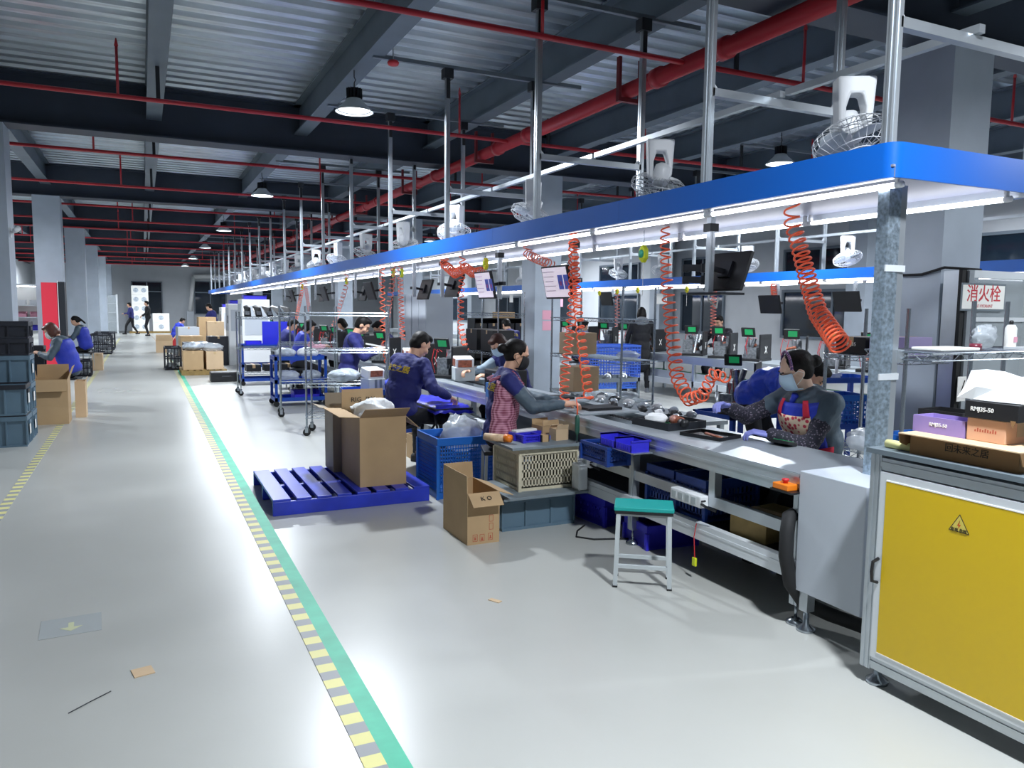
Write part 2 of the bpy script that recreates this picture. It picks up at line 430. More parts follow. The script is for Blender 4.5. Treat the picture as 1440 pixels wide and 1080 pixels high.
# ---------------------------------------------------------------- high bay lamps
def bay_lamp(x, y, z, label, first=[None]):
    if first[0] is None:
        t = thing('high_bay_lamp', label, 'lamp', (x, y, z), 0, 'high bay lamps')
        MB().lathe([(.06, .14), (.08, .13), (.10, .10), (.185, .02), (.205, 0), (.2, -.004), (.18, .012), (.095, .09), (.05, .1)], 28).build('reflector', 'grey_plastic', t, True)
        MB().lathe([(.0, .03), (.16, .03), (.165, .022), (0, .018)], 24).build('lens', 'lamp_lens', t, True)
        fin = MB()
        for k in range(14):
            a = 2*PI*k/14; fin.obox((.06*math.cos(a), .06*math.sin(a), .19), (.05, .006, .1), rotm('Z', a))
        fin.cyl((0, 0, .13), (0, 0, .25), .035, n=12).build('heat_sink', 'clamp_dark', t)
        MB().tube([(0, 0, .25), (0, 0, .30), (.015, 0, .33), (0, 0, .36), (0, 0, .431)], .006).build('hook', 'clamp_dark', t)
        first[0] = t
    else: t = copy_tree(first[0], (x, y, z), 0, label)
    L = bpy.data.lights.new('bay_light', 'AREA'); L.shape = 'DISK'; L.size = .3; L.energy = BAY_W; L.color = (.87, .93, 1)
    lo = bpy.data.objects.new('bay_light', L); COL.objects.link(lo); lo.location = (0, 0, .012); lo.parent = t
for k, y in enumerate((.9, 8.3, 15.3, 22.9, 30.0, 37.3, 44.4)):
    bay_lamp(2.1, y, 3.62, 'white high bay lamp over the aisle, %s from the far wall' % nth(7-k))
for k, y in enumerate((.9, 8.3, 15.3, 22.9, 33, 41.5)): bay_lamp(8.15, y, 3.62, 'white high bay lamp beside the second line, %s from the far wall' % nth(6-k))  # farthest lamp is added to brighten the far end
for k, y in enumerate((15.3, 27.5, 37.3, 44.4)): bay_lamp(-3.75, y, 3.62, 'white high bay lamp over the side bay, %s' % ('beside the red cabinet', 'above the lit shelf bench', 'second from the far wall', 'added next to the far wall')[k])  # the one nearest the far wall is added to brighten it
for k, y in enumerate((8.3, 22.9, 37.3)): bay_lamp(12.2, y, 3.62, 'added white high bay lamp by the window wall, %s from the far wall' % nth(3-k))  # row added to brighten the window wall

# ================================================================ light canopies over the assembly lines
def make_fan():
    t = thing('orbit_fan', 'white orbit fan', 'fan', (0, 0, 0), 0)
    b = MB()                                    # arched hanging body
    b.prism([(-.1, -.055, 0), (.1, -.055, 0), (.085, -.055, -.26), (.05, -.055, -.3), (.05, -.055, -.16), (.03, -.055, -.09), (-.03, -.055, -.09), (-.05, -.055, -.16), (-.05, -.055, -.3), (-.085, -.055, -.26)], (0, .11, 0))
    b.build('body', 'white_plastic', t, bevel=.012)
    tilt = rotm('X', .35)@rotm('Y', .18); c = Vector((0, .02, -.33))
    MB().lathe([(.03, .17), (.06, .15), (.07, .06), (.05, .0), (0, -.01)], 16, c, tilt).build('motor', 'white_plastic', t, True)
    b = MB()
    for r, z in ((.205, 0), (.2, -.03), (.2, .03), (.15, -.07), (.15, .065), (.09, -.085), (.05, -.088)):
        b.tube([c+tilt@Vector((r*math.cos(2*PI*i/24), r*math.sin(2*PI*i/24), z)) for i in range(24)], .0028, 4, True)
    for k in range(28):
        a = 2*PI*k/28
        b.tube([c+tilt@Vector((r*math.cos(a), r*math.sin(a), z)) for r, z in ((.05, -.088), (.15, -.07), (.2, -.03), (.205, 0), (.2, .03), (.15, .065), (.06, .075))], .002, 3)
    b.build('cage', 'white_plastic', t)
    MB().lathe([(0, -.095), (.045, -.092), (.05, -.085), (0, -.08)], 16, c, tilt).build('hub_cap', 'white_plastic', t, True)
    bl = mat('fan_blade', '#C9D2D6', .3)
    for k in range(3):
        R = tilt@rotm('Z', 2*PI*k/3)
        rows = []
        for j in range(5):
            r = .04+.14*j/4; w = .04+.05*math.sin(PI*(j+.6)/5)
            rows.append([c+R@Vector((r, -w, -.02)), c+R@Vector((r, 0, 0)), c+R@Vector((r, w, .02))])
        MB().sheet(rows).build('blade', bl, t, True, solid=.003)
    return t
fan0 = make_fan(); fan_used = [False]
def put_fan(x, y, z, rz, label):
    if not fan_used[0]:
        fan_used[0] = True; fan0.location = (x, y, z); fan0.rotation_euler = (0, 0, rz); fan0['label'] = label; o = fan0
    else: o = copy_tree(fan0, (x, y, z), rz, label)
    o['group'] = 'orbit fans hung above the canopies'; return o

def canopy(nm, X0, X1, Y0, Y1, zb, zt, posts, zbar, ztop, tubes, lab, tl):
    t = thing('light_canopy', lab, 'canopy', (X0, Y0, zb), 0)
    w = X1-X0; L = Y1-Y0; h = zt-zb; th = .012; r = .06
    def loop(o):                                 # plan outline with rounded corners
        pts = []
        for cx, cy, a0 in ((w-r, r, -PI/2), (w-r, L-r, 0), (r, L-r, PI/2), (r, r, PI)):
            for k in range(5):
                a = a0+PI/2*k/4; pts.append((cx+(r-o)*math.cos(a), cy+(r-o)*math.sin(a)))
        return pts
    segs = []; n0 = loop(0); n1 = loop(th); n = len(n0)
    b = MB(); vs = []
    for (ox, oy), (ix, iy) in zip(n0, n1): vs += [(ox, oy, 0), (ox, oy, h), (ix, iy, h), (ix, iy, 0)]
    fs = []
    for i in range(n):
        a = i*4; c = ((i+1) % n)*4
        for k in range(4): fs.append((a+k, a+(k+1) % 4, c+(k+1) % 4, c+k))
    b._a(vs, fs); b.build('fascia', 'blue_fascia', t, 2)
    MB().box(th, w-th, th, L-th, .045, .055).build('under_panel', 'canopy_under', t)
    for x in (th+.01, w-th-.05): MB().box(x, x+.04, th, L-th, .0, .045).build('edge_rail', 'alu', t)
    y = 2.1
    b0 = None
    while y < L:
        o = MB().box(-.0006, .0, y, y+.0015, 0, h).build('seam', mat('seam_blue', '#0A4AA0', .4), t); y += 2.07
    pm = None
    tops = {}
    for yy in posts:
        for x in (.045, w-.045):
            o = MB().box(x-.0225, x+.0225, yy-Y0-.0225, yy-Y0+.0225, h*.3, ztop-zb).box(x-.026, x+.026, yy-Y0-.006, yy-Y0+.006, h*.3, ztop-zb).box(x-.006, x+.006, yy-Y0-.026, yy-Y0+.026, h*.3, ztop-zb).build('hanging_post', 'alu', t)
            MB().box(x-.05, x+.05, yy-Y0-.05, yy-Y0+.05, ztop-zb-.1, ztop-zb).box(x-.02, x+.02, yy-Y0-.03, yy-Y0-.026, ztop-zb-.3, ztop-zb-.1).build('clamp', 'clamp_dark', t)
        MB().box(.05, w-.05, yy-Y0-.0225, yy-Y0+.0225, zbar-zb-.0225, zbar-zb+.0225).build('cross_bar', 'alu', t)
        for s, x in ((1, .05), (-1, w-.05)):
            MB().prism([(x, yy-Y0-.004, zbar-zb+.02), (x+s*.06, yy-Y0-.004, zbar-zb+.02), (x, yy-Y0-.004, zbar-zb+.08)], (0, .008, 0)).build('gusset', 'alu_white', t)
        MB().box(-.75, w+.55, yy-Y0-.02, yy-Y0+.02, ztop-zb+.0, ztop-zb+.04).build('roof_rail', 'alu_dark', t)
    ps = sorted(posts)
    for a, c in zip(ps, ps[1:]):
        MB().box(w/2-.02, w/2+.02, a-Y0-.05, c-Y0-.09, zbar-zb+.0225, zbar-zb+.06).build('fan_bar', 'alu', t)
    # light tubes: each a thing that hangs in its clips
    gl = tl[1]
    for (tx, ty0, ty1, step, gap) in tubes:
        y = ty0; kk = 0; rown = 'aisle side' if tx < (X0+X1)/2 else 'window side'
        while y+step <= ty1:
            kk += 1; lt = thing('light_tube', tl[0] % (nth(kk), rown), 'light', (tx, y+step/2, zb), 0, gl)
            MB().cyl((0, -step/2+gap, -.012), (0, step/2-gap, -.012), .013, n=8, caps=False).build('tube', 'tube_light', lt, True)
            for s in (-1, 1):
                e = s*(step/2-gap)
                MB().cyl((0, e, -.012), (0, e+s*.035, -.012), .015, n=8).box(-.012, .012, e+s*.01-.006, e+s*.01+.006, -.005, .04).build('end_cap', 'white_plastic', lt, True)
            y += step
    return t
P1 = [2.37, 3.57]+[5.68+2.065*k for k in range(17)]
canopy(1, 2.9, 4.0, 2.3, 40.2, 2.13, 2.28, P1, 2.79, 4.03, [(3.04, 2.36, 40, 1.29, .035), (3.88, 2.4, 40, 1.29, .035)],
       'long blue light canopy hung on aluminium posts over the assembly line beside the aisle', ('lit light tube, %s from the galvanised post in the %s row', 'light tubes under the aisle canopy'))
P2 = [3.1+2.0*k for k in range(14)]
canopy(2, 8.9, 10.0, 3.0, 30.2, 2.03, 2.17, P2, 2.68, 4.03, [(9.03, 3.05, 30, 1.29, .035), (9.87, 3.05, 30, 1.29, .035)],
       'second blue light canopy hung over the assembly line by the windows', ('lit light tube under the second canopy, %s from the hydrant cabinet end, %s row', 'light tubes under the window side canopy'))
fy = [on_x(1200, 150, 3.45).y, on_x(928, 215, 3.45).y, on_x(750, 280, 3.45).y, on_x(640, 310, 3.45).y]
while fy[-1] < 30: fy.append(fy[-1]+2.065)
frot = [2.6, -.5, .8, 2.2, -1.2, .3, 1.7, 2.9]
for i, y in enumerate(fy):
    put_fan(3.45, y, 2.79, frot[i % 8], 'white caged orbit fan above the aisle canopy, %s from the galvanised post' % nth(i+1))
for i, y in enumerate((6.4, 8.2, 10.3, 12.7, 14.3, 16.7, 19.0, 21.5)):
    put_fan(9.45, y, 2.68, frot[(i*3+5) % 8], 'white caged orbit fan above the second canopy, %s from the hydrant cabinet' % nth(i+1))
# ================================================================ generic builders
def open_box(b, w, d, h, t=.006, z=0):
    b.box(-w/2, w/2, -d/2, d/2, z, z+t).box(-w/2, -w/2+t, -d/2, d/2, z+t, z+h).box(w/2-t, w/2, -d/2, d/2, z+t, z+h)
    return b.box(-w/2+t, w/2-t, -d/2, -d/2+t, z+t, z+h).box(-w/2+t, w/2-t, d/2-t, d/2, z+t, z+h)
def carton(label, loc, rz, size, flaps=None, m='cardboard', fl=None, name='cardboard_carton', group=None, mf=None):
    """flaps: angles from upright for (-x, +x, -y, +y) sides, None = missing"""
    w, d, h = size; t = thing(name, label, 'box', loc, rz, group); fl = fl or d/2*.9; mf = mf or m
    if flaps is None:
        MB().box(-w/2, w/2, -d/2, d/2, 0, h).build('body', m, t, bevel=.003)
        MB().box(-.025, .025, -d/2-.0006, d/2+.0006, h-.06, h+.0006).build('packing_tape', mat('tape_tan', '#C4A57C', .3), t)
        return t
    open_box(MB(), w, d, h).build('body', m, t)
    for k, a in enumerate(flaps):
        if a is None: continue
        b = MB(); th = .005; L = fl if k < 2 else min(fl, d/2*.95)
        if k < 2:
            s = -1 if k == 0 else 1; u = Vector((s*math.sin(a), 0, math.cos(a))); nrm = Vector((s*math.cos(a), 0, -math.sin(a)))
            p = Vector((s*(w/2-.003), 0, h+.001)); e = Vector((0, d/2-.004, 0))
        else:
            s = -1 if k == 2 else 1; u = Vector((0, s*math.sin(a), math.cos(a))); nrm = Vector((0, s*math.cos(a), -math.sin(a)))
            p = Vector((0, s*(d/2-.003), h+.001)); e = Vector((w/2-.004, 0, 0))
        b.prism([p-e, p+e, p+e*.97+u*L, p-e*.97+u*L], nrm*th).build('flap', mf, t)
    return t
def tote(label, loc, rz, size, m='tote_grey', rim=None, name='plastic_tote', group=None, handle_tag=False):
    w, d, h = size; t = thing(name, label, 'crate', loc, rz, group)
    open_box(MB(), w-.03, d-.03, h-.02, .006).build('body', m, t)
    b = MB()
    for s in (-1, 1):
        for k in (-.48, -.17, .17, .48):
            b.box(k*w-.008 if abs(k) < .4 else k*w-.006, k*w+.008, s*(d/2-.015), s*d/2, .02, h-.05) if s < 0 else b.box(k*w-.008, k*w+.008, d/2-.015, d/2, .02, h-.05)
        for k in (-.42, 0, .42):
            b.box(*( (-w/2, -w/2+.015) if s < 0 else (w/2-.015, w/2)), k*d-.008, k*d+.008, .02, h-.05)
    b.box(-w/2+.01, w/2-.01, -d/2, -d/2+.016, 0, .02).box(-w/2+.01, w/2-.01, d/2-.016, d/2, 0, .02)
    b.build('rib', m, t)
    r = MB(); e = .02
    r.box(-w/2, w/2, -d/2, -d/2+e, h-.05, h).box(-w/2, w/2, d/2-e, d/2, h-.05, h).box(-w/2, -w/2+e, -d/2+e, d/2-e, h-.05, h).box(w/2-e, w/2, -d/2+e, d/2-e, h-.05, h)
    r.build('rim', rim or m, t, bevel=.003)
    for s in (-1, 1): MB().box(s*w/2-.008, s*w/2+.008, -.07, .07, h-.1, h-.06).build('handle', rim or m, t)
    if handle_tag: MB().box(w/2+.002, w/2+.004, -.05, .05, h*.35, h*.8).build('paper_label', 'paper', t)
    return t
def lattice(b, axis, pos, u0, u1, z0, z1, nu, nz, t=.006, bw=.012, rows=True):
    """a wall of a plastic crate with through slots"""
    def B(a0, a1, w0, w1):
        if axis == 'x': b.box(a0, a1, pos-t/2, pos+t/2, w0, w1)
        else: b.box(pos-t/2, pos+t/2, a0, a1, w0, w1)
    for k in range(nu+1):
        u = u0+(u1-u0)*k/nu; B(u-bw/2, u+bw/2, z0, z1)
    for k in range(nz+1):
        z = z0+(z1-z0)*k/nz
        if rows: B(u0, u1, z-bw*.7, z+bw*.7)
def crate(label, loc, rz, size, m='blue_crate', nu=14, nv=9, nz=4, name='plastic_crate', group=None, solid_top=.05, bw=.01, solid_base=.03, cat='crate'):
    w, d, h = size; t = thing(name, label, cat, loc, rz, group)
    MB().box(-w/2, w/2, -d/2, d/2, 0, .008).build('base', m, t)
    for s in (-1, 1):
        b = MB(); lattice(b, 'x', s*(d/2-.006), -w/2, w/2, solid_base, h-solid_top, nu, nz, bw=bw)
        b.box(-w/2, w/2, s*(d/2-.006)-.003, s*(d/2-.006)+.003, .008, solid_base).build('side_wall', m, t)
        b = MB(); lattice(b, 'y', s*(w/2-.006), -d/2, d/2, solid_base, h-solid_top, nv, nz, bw=bw)
        b.box(s*(w/2-.006)-.003, s*(w/2-.006)+.003, -d/2, d/2, .008, solid_base).build('end_wall', m, t)
    e = .012; r = MB()
    r.box(-w/2-.005, w/2+.005, -d/2-.005, -d/2+e, h-solid_top, h).box(-w/2-.005, w/2+.005, d/2-e, d/2+.005, h-solid_top, h)
    r.box(-w/2-.005, -w/2+e, -d/2+e, d/2-e, h-solid_top, h).box(w/2-e, w/2+.005, -d/2+e, d/2-e, h-solid_top, h)
    r.build('rim', m, t)
    for sx in (-1, 1):
        for sy in (-1, 1): MB().box(sx*w/2-.012, sx*w/2+.006 if sx > 0 else sx*w/2+.012, sy*d/2-.012, sy*d/2+.012, 0, h-solid_top).build('corner_post', m, t)
    return t
def bin_small(label, loc, rz, size, m='violet_bin', name='parts_bin', group=None):
    w, d, h = size; t = thing(name, label, 'bin', loc, rz, group); k = .004
    b = MB().box(-w/2, w/2, -d/2, d/2, 0, k).box(-w/2, -w/2+k, -d/2, d/2, k, h).box(w/2-k, w/2, -d/2, d/2, k, h).box(-w/2, w/2, d/2-k, d/2, k, h)
    b.box(-w/2, w/2, -d/2, -d/2+k, k, h*.6); b.build('body', m, t)
    MB().box(-w/2-.006, w/2+.006, d/2-.004, d/2+.008, h-.012, h).box(-w/2-.006, -w/2+.004, -d/2, d/2, h-.01, h).box(w/2-.004, w/2+.006, -d/2, d/2, h-.01, h).build('rim', m, t)
    r = MB()
    for i in range(-3, 4): r.box(i*w/8-.003, i*w/8+.003, -d/2-.004, -d/2, .01, h*.55)
    r.build('rib', m, t)
    return t
def wire_rack(label, loc, rz, size, shelves, casters=True, group=None, name='wire_rack', pxy=None):
    w, d, h = size; t = thing(name, label, 'shelf', loc, rz, group); z0 = .11 if casters else .02
    for (x, y) in (pxy or [(sx*(w/2-.013), sy*(d/2-.013)) for sx in (-1, 1) for sy in (-1, 1)]):
        if True:
            p = MB().cyl((x, y, z0), (x, y, h), .0125, n=8)
            for k in range(int((h-z0)/.1)): p.cyl((x, y, z0+.05+k*.1), (x, y, z0+.054+k*.1), .0137, n=8)
            p.build('post', 'chrome', t)
            if casters:
                co = MB().cyl((x, y+.018, .045), (x, y-.018, .045), .045, n=14).build('caster_wheel', 'black_rubber', t, True)
                MB().box(x-.018, x+.018, y-.026, y-.02, .04, .11).box(x-.018, x+.018, y+.02, y+.026, .04, .11).box(x-.02, x+.02, y-.026, y+.026, .1, .112).build('caster_fork', 'chrome', co)
            else: MB().cyl((x, y, 0), (x, y, .02), .018, n=8).build('foot', 'black_plastic', t)
    for z in shelves:
        b = MB(); r = .0035
        for zz in (z, z-.035):
            for sy in (-1, 1): b.cyl((-w/2, sy*d/2, zz), (w/2, sy*d/2, zz), r, n=5)
            for sx in (-1, 1): b.cyl((sx*w/2, -d/2, zz), (sx*w/2, d/2, zz), r, n=5)
        n = max(6, int(w/.05))
        for sy in (-1, 1): b.tube([(-w/2+w*k/n, sy*d/2, z-(.035 if k % 2 else 0)) for k in range(n+1)], .0025, 4)
        n = max(4, int(d/.05))
        for sx in (-1, 1): b.tube([(sx*w/2, -d/2+d*k/n, z-(.035 if k % 2 else 0)) for k in range(n+1)], .0025, 4)
        for k in range(int(w/.025)+1): b.cyl((-w/2+.025*k, -d/2, z+.003), (-w/2+.025*k, d/2, z+.003), .002, n=4, caps=False)
        b.build('wire_shelf', 'chrome', t)
    return t
def cart(label, loc, rz, size, trays, m='blue_cart', group=None, name='tray_cart', lip=.06):
    w, d, h = size; t = thing(name, label, 'cart', loc, rz, group)
    for z in trays: open_box(MB(), w, d, lip, .006, z-lip).build('tray', m, t)
    for sx in (-1, 1):
        for sy in (-1, 1):
            x, y = sx*(w/2-.02), sy*(d/2-.02)
            MB().box(x-.02, x+.02, y-.02, y+.02, .09, max(trays)).build('post', m, t)
            MB().cyl((x, y+.015, .045), (x, y-.015, .045), .045, n=12).box(x-.02, x+.02, y-.02, y+.02, .045, .1).build('caster', 'black_rubber', t)
    return t
def blob(label, loc, rad, m, name, cat, rz=0, seed=0, amp=.25, flat=0, group=None, nu=20, nv=12):
    r = random.Random(seed); me = MB().ell((0, 0, rad[2]), rad, nu=nu, nv=nv)
    ph = [(r.uniform(3, 9), r.uniform(3, 9), r.uniform(3, 9), r.uniform(0, 6)) for _ in range(6)]
    vs = []
    for x, y, z in me.v:
        k = sum(math.sin(a*x/rad[0]+b*y/rad[1]+c*z/rad[2]+p) for a, b, c, p in ph)/6
        f_ = 1+amp*k+r.uniform(-.05, .05); zz = rad[2]+(z-rad[2])*f_
        vs.append((x*f_, y*f_, max(zz, .0)))
    me.v = vs; o = me.build(name, m, None, True); o.location = loc; o.rotation_euler = (0, 0, rz)
    return tag(o, label, cat, group)
def coil(label, path, R, turns, m='hose_orange', wire=.006, taper=None, tail=None, group='orange coiled air hoses', n=14, name='coil_hose'):
    """a spring hose following a path; R may vary along it"""
    P = [Vector(p) for p in path]; L = [0]
    for a, b in zip(P, P[1:]): L.append(L[-1]+(b-a).length)
    def at(s):
        s = max(0, min(L[-1], s))
        for i in range(len(P)-1):
            if s <= L[i+1] or i == len(P)-2:
                u = (s-L[i])/max(1e-6, L[i+1]-L[i]); return P[i].lerp(P[i+1], u), (P[i+1]-P[i]).normalized()
    N = int(turns*n); pts = []; rr = R if callable(R) else (lambda u: R); ww = taper or (lambda u: u); fr = None
    for i in range(N+1):
        u = i/N; p, d = at(ww(u)*L[-1])
        e = .06*L[-1]; _, d0 = at(ww(u)*L[-1]-e); _, d1 = at(ww(u)*L[-1]+e); d = (d0+d1+d); d = d.normalized() if d.length > .05 else Vector((0, 0, -1))
        if fr is None: fr = d.cross(Vector((.8, .6, 0.05))).normalized()
        fr = (fr-d*fr.dot(d)).normalized(); g = d.cross(fr); a = 2*PI*turns*u
        pts.append(p+(fr*math.cos(a)+g*math.sin(a))*rr(u))
    if tail: pts += [Vector(q) for q in tail]
    o = MB().tube(pts, wire, 5).build(name, m, None, True); return tag(o, label, 'hose', group)
def monitor(label, loc, rz, tilt, w=.5, h=.3, content=False, group='monitors hung from the canopy', drop=None, arm=True):
    t = thing('monitor', label, 'monitor', loc, rz, group)       # screen faces local -y
    R = rotm('X', tilt)
    MB().obox((0, .012, 0), (w, .03, h), R).build('casing', 'black_plastic', t, bevel=.006)
    MB().obox(R@Vector((0, -.004, .0)), (w-.03, .003, h-.03), R).build('screen', 'screen_white' if content else 'black_box', t)
    if content:
        for k, (x, z, a, b) in enumerate(((.09, .0, .08, .12), (.185, -.0, .075, .12))):
            MB().obox(R@Vector((x, -.0065, z)), (a, .0015, b), R).build('picture', 'screen_blue', t)
            MB().obox(R@Vector((x, -.008, z-.01)), (a*.4, .001, b*.3), R).build('picture_spot', mat('spot%d' % k, '#C05AA0', .5), t)
        l = MB()
        for k in range(5): l.obox(R@Vector((-.1, -.0065, .09-.04*k)), (.2-.03*(k % 3), .001, .006), R)
        l.build('text_line', mat('text_grey', '#CFC6D4', .6), t)
    MB().obox(R@Vector((0, .035, 0)), (.11, .03, .11), R).build('mount_plate', 'dark_metal', t)
    if arm:
        MB().bar((0, .05, 0), (.0, .17, .02), .03).bar((0, .17, .02), (.1, .18, .02), .035).cyl((0, .17, -.03), (0, .17, .06), .02, n=10).build('arm', 'dark_metal', t)
    return t
def appliance(t, disp=True, w=.22, d=.32, h=.3, seed=0):
    """half assembled appliance: frame, side panel, parts and green display"""
    r = random.Random(seed)
    MB().box(-w/2, w/2, -d/2, d/2, 0, .03).build('base', 'black_plastic', t, bevel=.006)
    MB().box(w/2-.02, w/2, -d/2+.02, d/2-.02, .03, h).build('side_panel', 'black_plastic', t, bevel=.008)
    x = MB(); s = w/2+.0015
    x.bar((s, -.03, h*.3), (s, .03, h*.55), .002, .01).bar((s, .03, h*.3), (s, -.03, h*.55), .002, .01); x.build('cross_mark', 'paper', t)
    b = MB()
    for k in range(5):
        z = r.uniform(.04, h*.7); a = r.uniform(.03, .07); xx = r.uniform(-w/2+.05, w/2-.08); yy = r.uniform(-d/2+.06, d/2-.06)
        b.box(xx-a, xx+a*.8, yy-a*.9, yy+a, .03, z)
    for k in range(4): b.cyl((r.uniform(-.08, .05), r.uniform(-.1, .1), .03), (r.uniform(-.08, .05), r.uniform(-.1, .1), h*.85), r.uniform(.01, .03), n=8)
    b.build('mechanism', 'guts_metal', t)
    c = MB()
    for k in range(3): c.cyl((r.uniform(-.09, -.03), r.uniform(-.1, .1), .06+k*.05), (r.uniform(0, .05), r.uniform(-.1, .1), .08+k*.05), .014, n=8)
    c.build('motor', 'guts_copper', t)
    wv = MB()
    for k in range(3):
        p0 = Vector((r.uniform(-.1, .05), r.uniform(-.14, .1), h*.8)); wv.tube([p0, p0+Vector((-.03, -.03, .03)), p0+Vector((-.05, -.04, -.08)), p0+Vector((-.04, 0, -.2))], .004, 4)
    wv.build('wire', 'red_plastic', t)
    if disp:
        R = rotm('X', .3); MB().obox((-.03, -d/2+.06, h+.02), (.16, .02, .11), R).build('display', 'black_plastic', t, bevel=.008)
        MB().obox((-.02, -d/2+.047, h+.022), (.09, .004, .06), R).build('display_screen', 'green_screen', t)
    return t
def pallet(label, loc, rz, w, d, h, m, nslat, group=None):
    t = thing('pallet', label, 'pallet', loc, rz, group)
    MB().box(-w/2, w/2, -d/2, -d/2+.03, 0, h-.02).build('stringer', m, t, bevel=.003)
    MB().box(-w/2, w/2, -.02, .02, 0, h-.02).build('stringer', m, t, bevel=.003)
    MB().box(-w/2, w/2, d/2-.03, d/2, 0, h-.02).build('stringer', m, t, bevel=.003)
    sw = w/nslat
    for k in range(nslat): MB().box(-w/2+k*sw+(.0 if k == 0 else .022), -w/2+(k+1)*sw-(0 if k == nslat-1 else .022), -d/2, d/2, h-.02, h).build('slat', m, t, bevel=.003)
    return t

# ================================================================ first assembly line, beside the aisle
LX0, LX1, TZ = 2.85, 3.45, .77
line = thing('assembly_line', 'long aluminium assembly line with steel worktop beside the aisle', 'conveyor', (0, 0, 0))
def profile(b, x0, x1, y0, y1, z0, z1): b.box(x0, x1, y0, y1, z0, z1)
y_end = 39.5
ys = 2.68
while ys < y_end:
    y2 = min(ys+4.0, y_end)
    MB().box(LX0, LX0+.045, ys+.002, y2-.002, .655, TZ-.004).box(LX0-.004, LX0, ys+.002, y2-.002, .70, .712).box(LX0-.004, LX0, ys+.002, y2-.002, .752, TZ-.004).build('side_beam', 'alu', line)
    MB().box(LX1-.045, LX1, ys+.002, y2-.002, .655, TZ-.004).build('side_beam', 'alu', line)
    MB().box(LX0, LX0+.045, ys+.002, y2-.002, .235, .33).box(LX0-.003, LX0, ys+.002, y2-.002, .285, .3).build('lower_beam', 'alu_white', line)
    MB().box(LX0+.05, LX1-.02, ys+.002, y2-.002, .30, .315).build('lower_belt', 'belt_black', line)
    MB().box(LX0+.03, LX0+.07, ys+.002, y2-.002, .44, .50).build('mid_rail', 'alu', line)
    ys = y2
MB().box(LX0, LX1, 2.68, 4.3, TZ-.004, TZ).build('worktop_plate', 'steel_plate', line)
MB().box(LX0+.05, LX1-.05, 4.3, y_end, .70, .71).build('bed', 'steel_plate', line)
MB().box(LX0, LX0+.13, 4.3, y_end, TZ-.004, TZ).build('rail_plate', 'steel_plate', line)
MB().box(LX1-.1, LX1, 4.3, y_end, TZ-.004, TZ).build('rail_plate', 'steel_plate', line)
MB().box(LX0+.30, LX0+.33, 4.3, y_end, .71, .755).build('chain_guide', 'alu', line)
MB().box(LX1-.03, LX1-.02, 2.7, 7.0, .04, .65).build('back_panel', 'alu_dark', line)  # added panel that blocks light so the floor under the line stays dark
MB().box(LX1-.045, LX1, 7.0, y_end, .235, .33).build('lower_beam', 'alu_white', line)
b = MB(); y = 4.32
while y < 9: b.box(LX0+.303, LX0+.327, y, y+.018, .755, .765); y += .036
b.build('chain', 'black_plastic', line)
for y in (2.71, 4.13, 6.1, 8.1, 10.1, 12.1, 14.1, 17, 20, 23, 26, 29, 32, 35, 38):
    for x in (LX0+.02, LX1-.06):
        lg = MB().box(x, x+.05, y-.025, y+.025, .1, .66).box(x-.003, x+.053, y-.006, y+.006, .1, .66).build('leg', 'alu', line)
        MB().cyl((x+.025, y, .03), (x+.025, y, .1), .008, n=8).lathe([(.045, 0), (.045, .012), (.02, .03), (0, .032)], 14, (x+.025, y, 0)).build('levelling_foot', 'chrome', lg, True)
for y in (3.35, 5.1): MB().box(LX0+.03, LX0+.08, y-.025, y+.025, .50, .655).build('upright', 'alu', line)
MB().box(LX0-.02, LX0+.33, 2.285, 2.665, .2, .79).build('drive_cover', 'panel_grey', line, bevel=.004)
MB().box(LX0+.0, LX0+.05, 2.6, 2.65, .1, .2).build('leg', 'alu', line)
MB().lathe([(.045, 0), (.045, .015), (.015, .035), (.012, .1)], 14, (LX0+.025, 2.625, 0)).build('levelling_foot', 'chrome', line, True)
MB().tube([(LX0+.06, 2.75, .55), (LX0-.02, 2.72, .55), (LX0-.05, 2.70, .48), (LX0-.05, 2.70, .36), (LX0-.02, 2.69, .22), (LX0+.05, 2.67, .12), (LX0+.15, 2.6, .07), (LX0+.2, 2.45, .06), (LX0+.2, 2.25, .06), (LX0+.25, 2.0, .06)], .035, 12).build('conduit', 'black_rubber', line, True)
b = MB()
for pts in ([(LX0+.06, 2.75, .55), (LX0-.02, 2.72, .55)],): pass
# emergency stop on a bracket
es = MB().box(LX0-.07, LX0-.0, 2.69, 2.79, .685, .715).build('stop_box', 'orange_plastic', line, bevel=.004)
MB().lathe([(.012, 0), (.012, .01), (.018, .012), (.018, .022), (0, .025)], 14, (LX0-.035, 2.74, .715)).build('stop_button', 'red_plastic', es, True)
MB().box(LX0-.075, LX0-.0, 2.66, 2.8, .675, .685).build('stop_bracket', 'black_plastic', line)
# white junction boxes on the middle rail
for y in (3.52, 4.72, 6.6):
    jb = MB().box(LX0-.03, LX0+.03, y-.15, y+.13, .43, .50).build('junction_box', 'white_plastic', line, bevel=.008)
    for k in range(4): MB().box(LX0-.032, LX0-.03, y-.11+.06*k, y-.07+.06*k, .445, .485).build('socket', 'grey_plastic', jb)
    MB().tube([(LX0-.03, y-.16, .46), (LX0-.035, y-.2, .455), (LX0-.01, y-.26, .44)], .008, 6).tube([(LX0-.03, y-.16, .475), (LX0-.03, y-.19, .485)], .006, 5).build('plug', 'black_plastic', jb)
g = thing('roof_support_post', 'galvanised steel post rising to the end of the blue canopy', 'post', (3.1, 2.47, .79))
MB().box(-.04, .04, -.03, .03, 0, 1.343).build('channel', 'galv', g)
MB().box(.045, .085, -.025, .02, 0, 1.343).build('profile', 'alu', g)
for z in (.45, .95): MB().box(-.043, .088, -.033, -.026, z, z+.03).build('clip', 'alu_white', g)

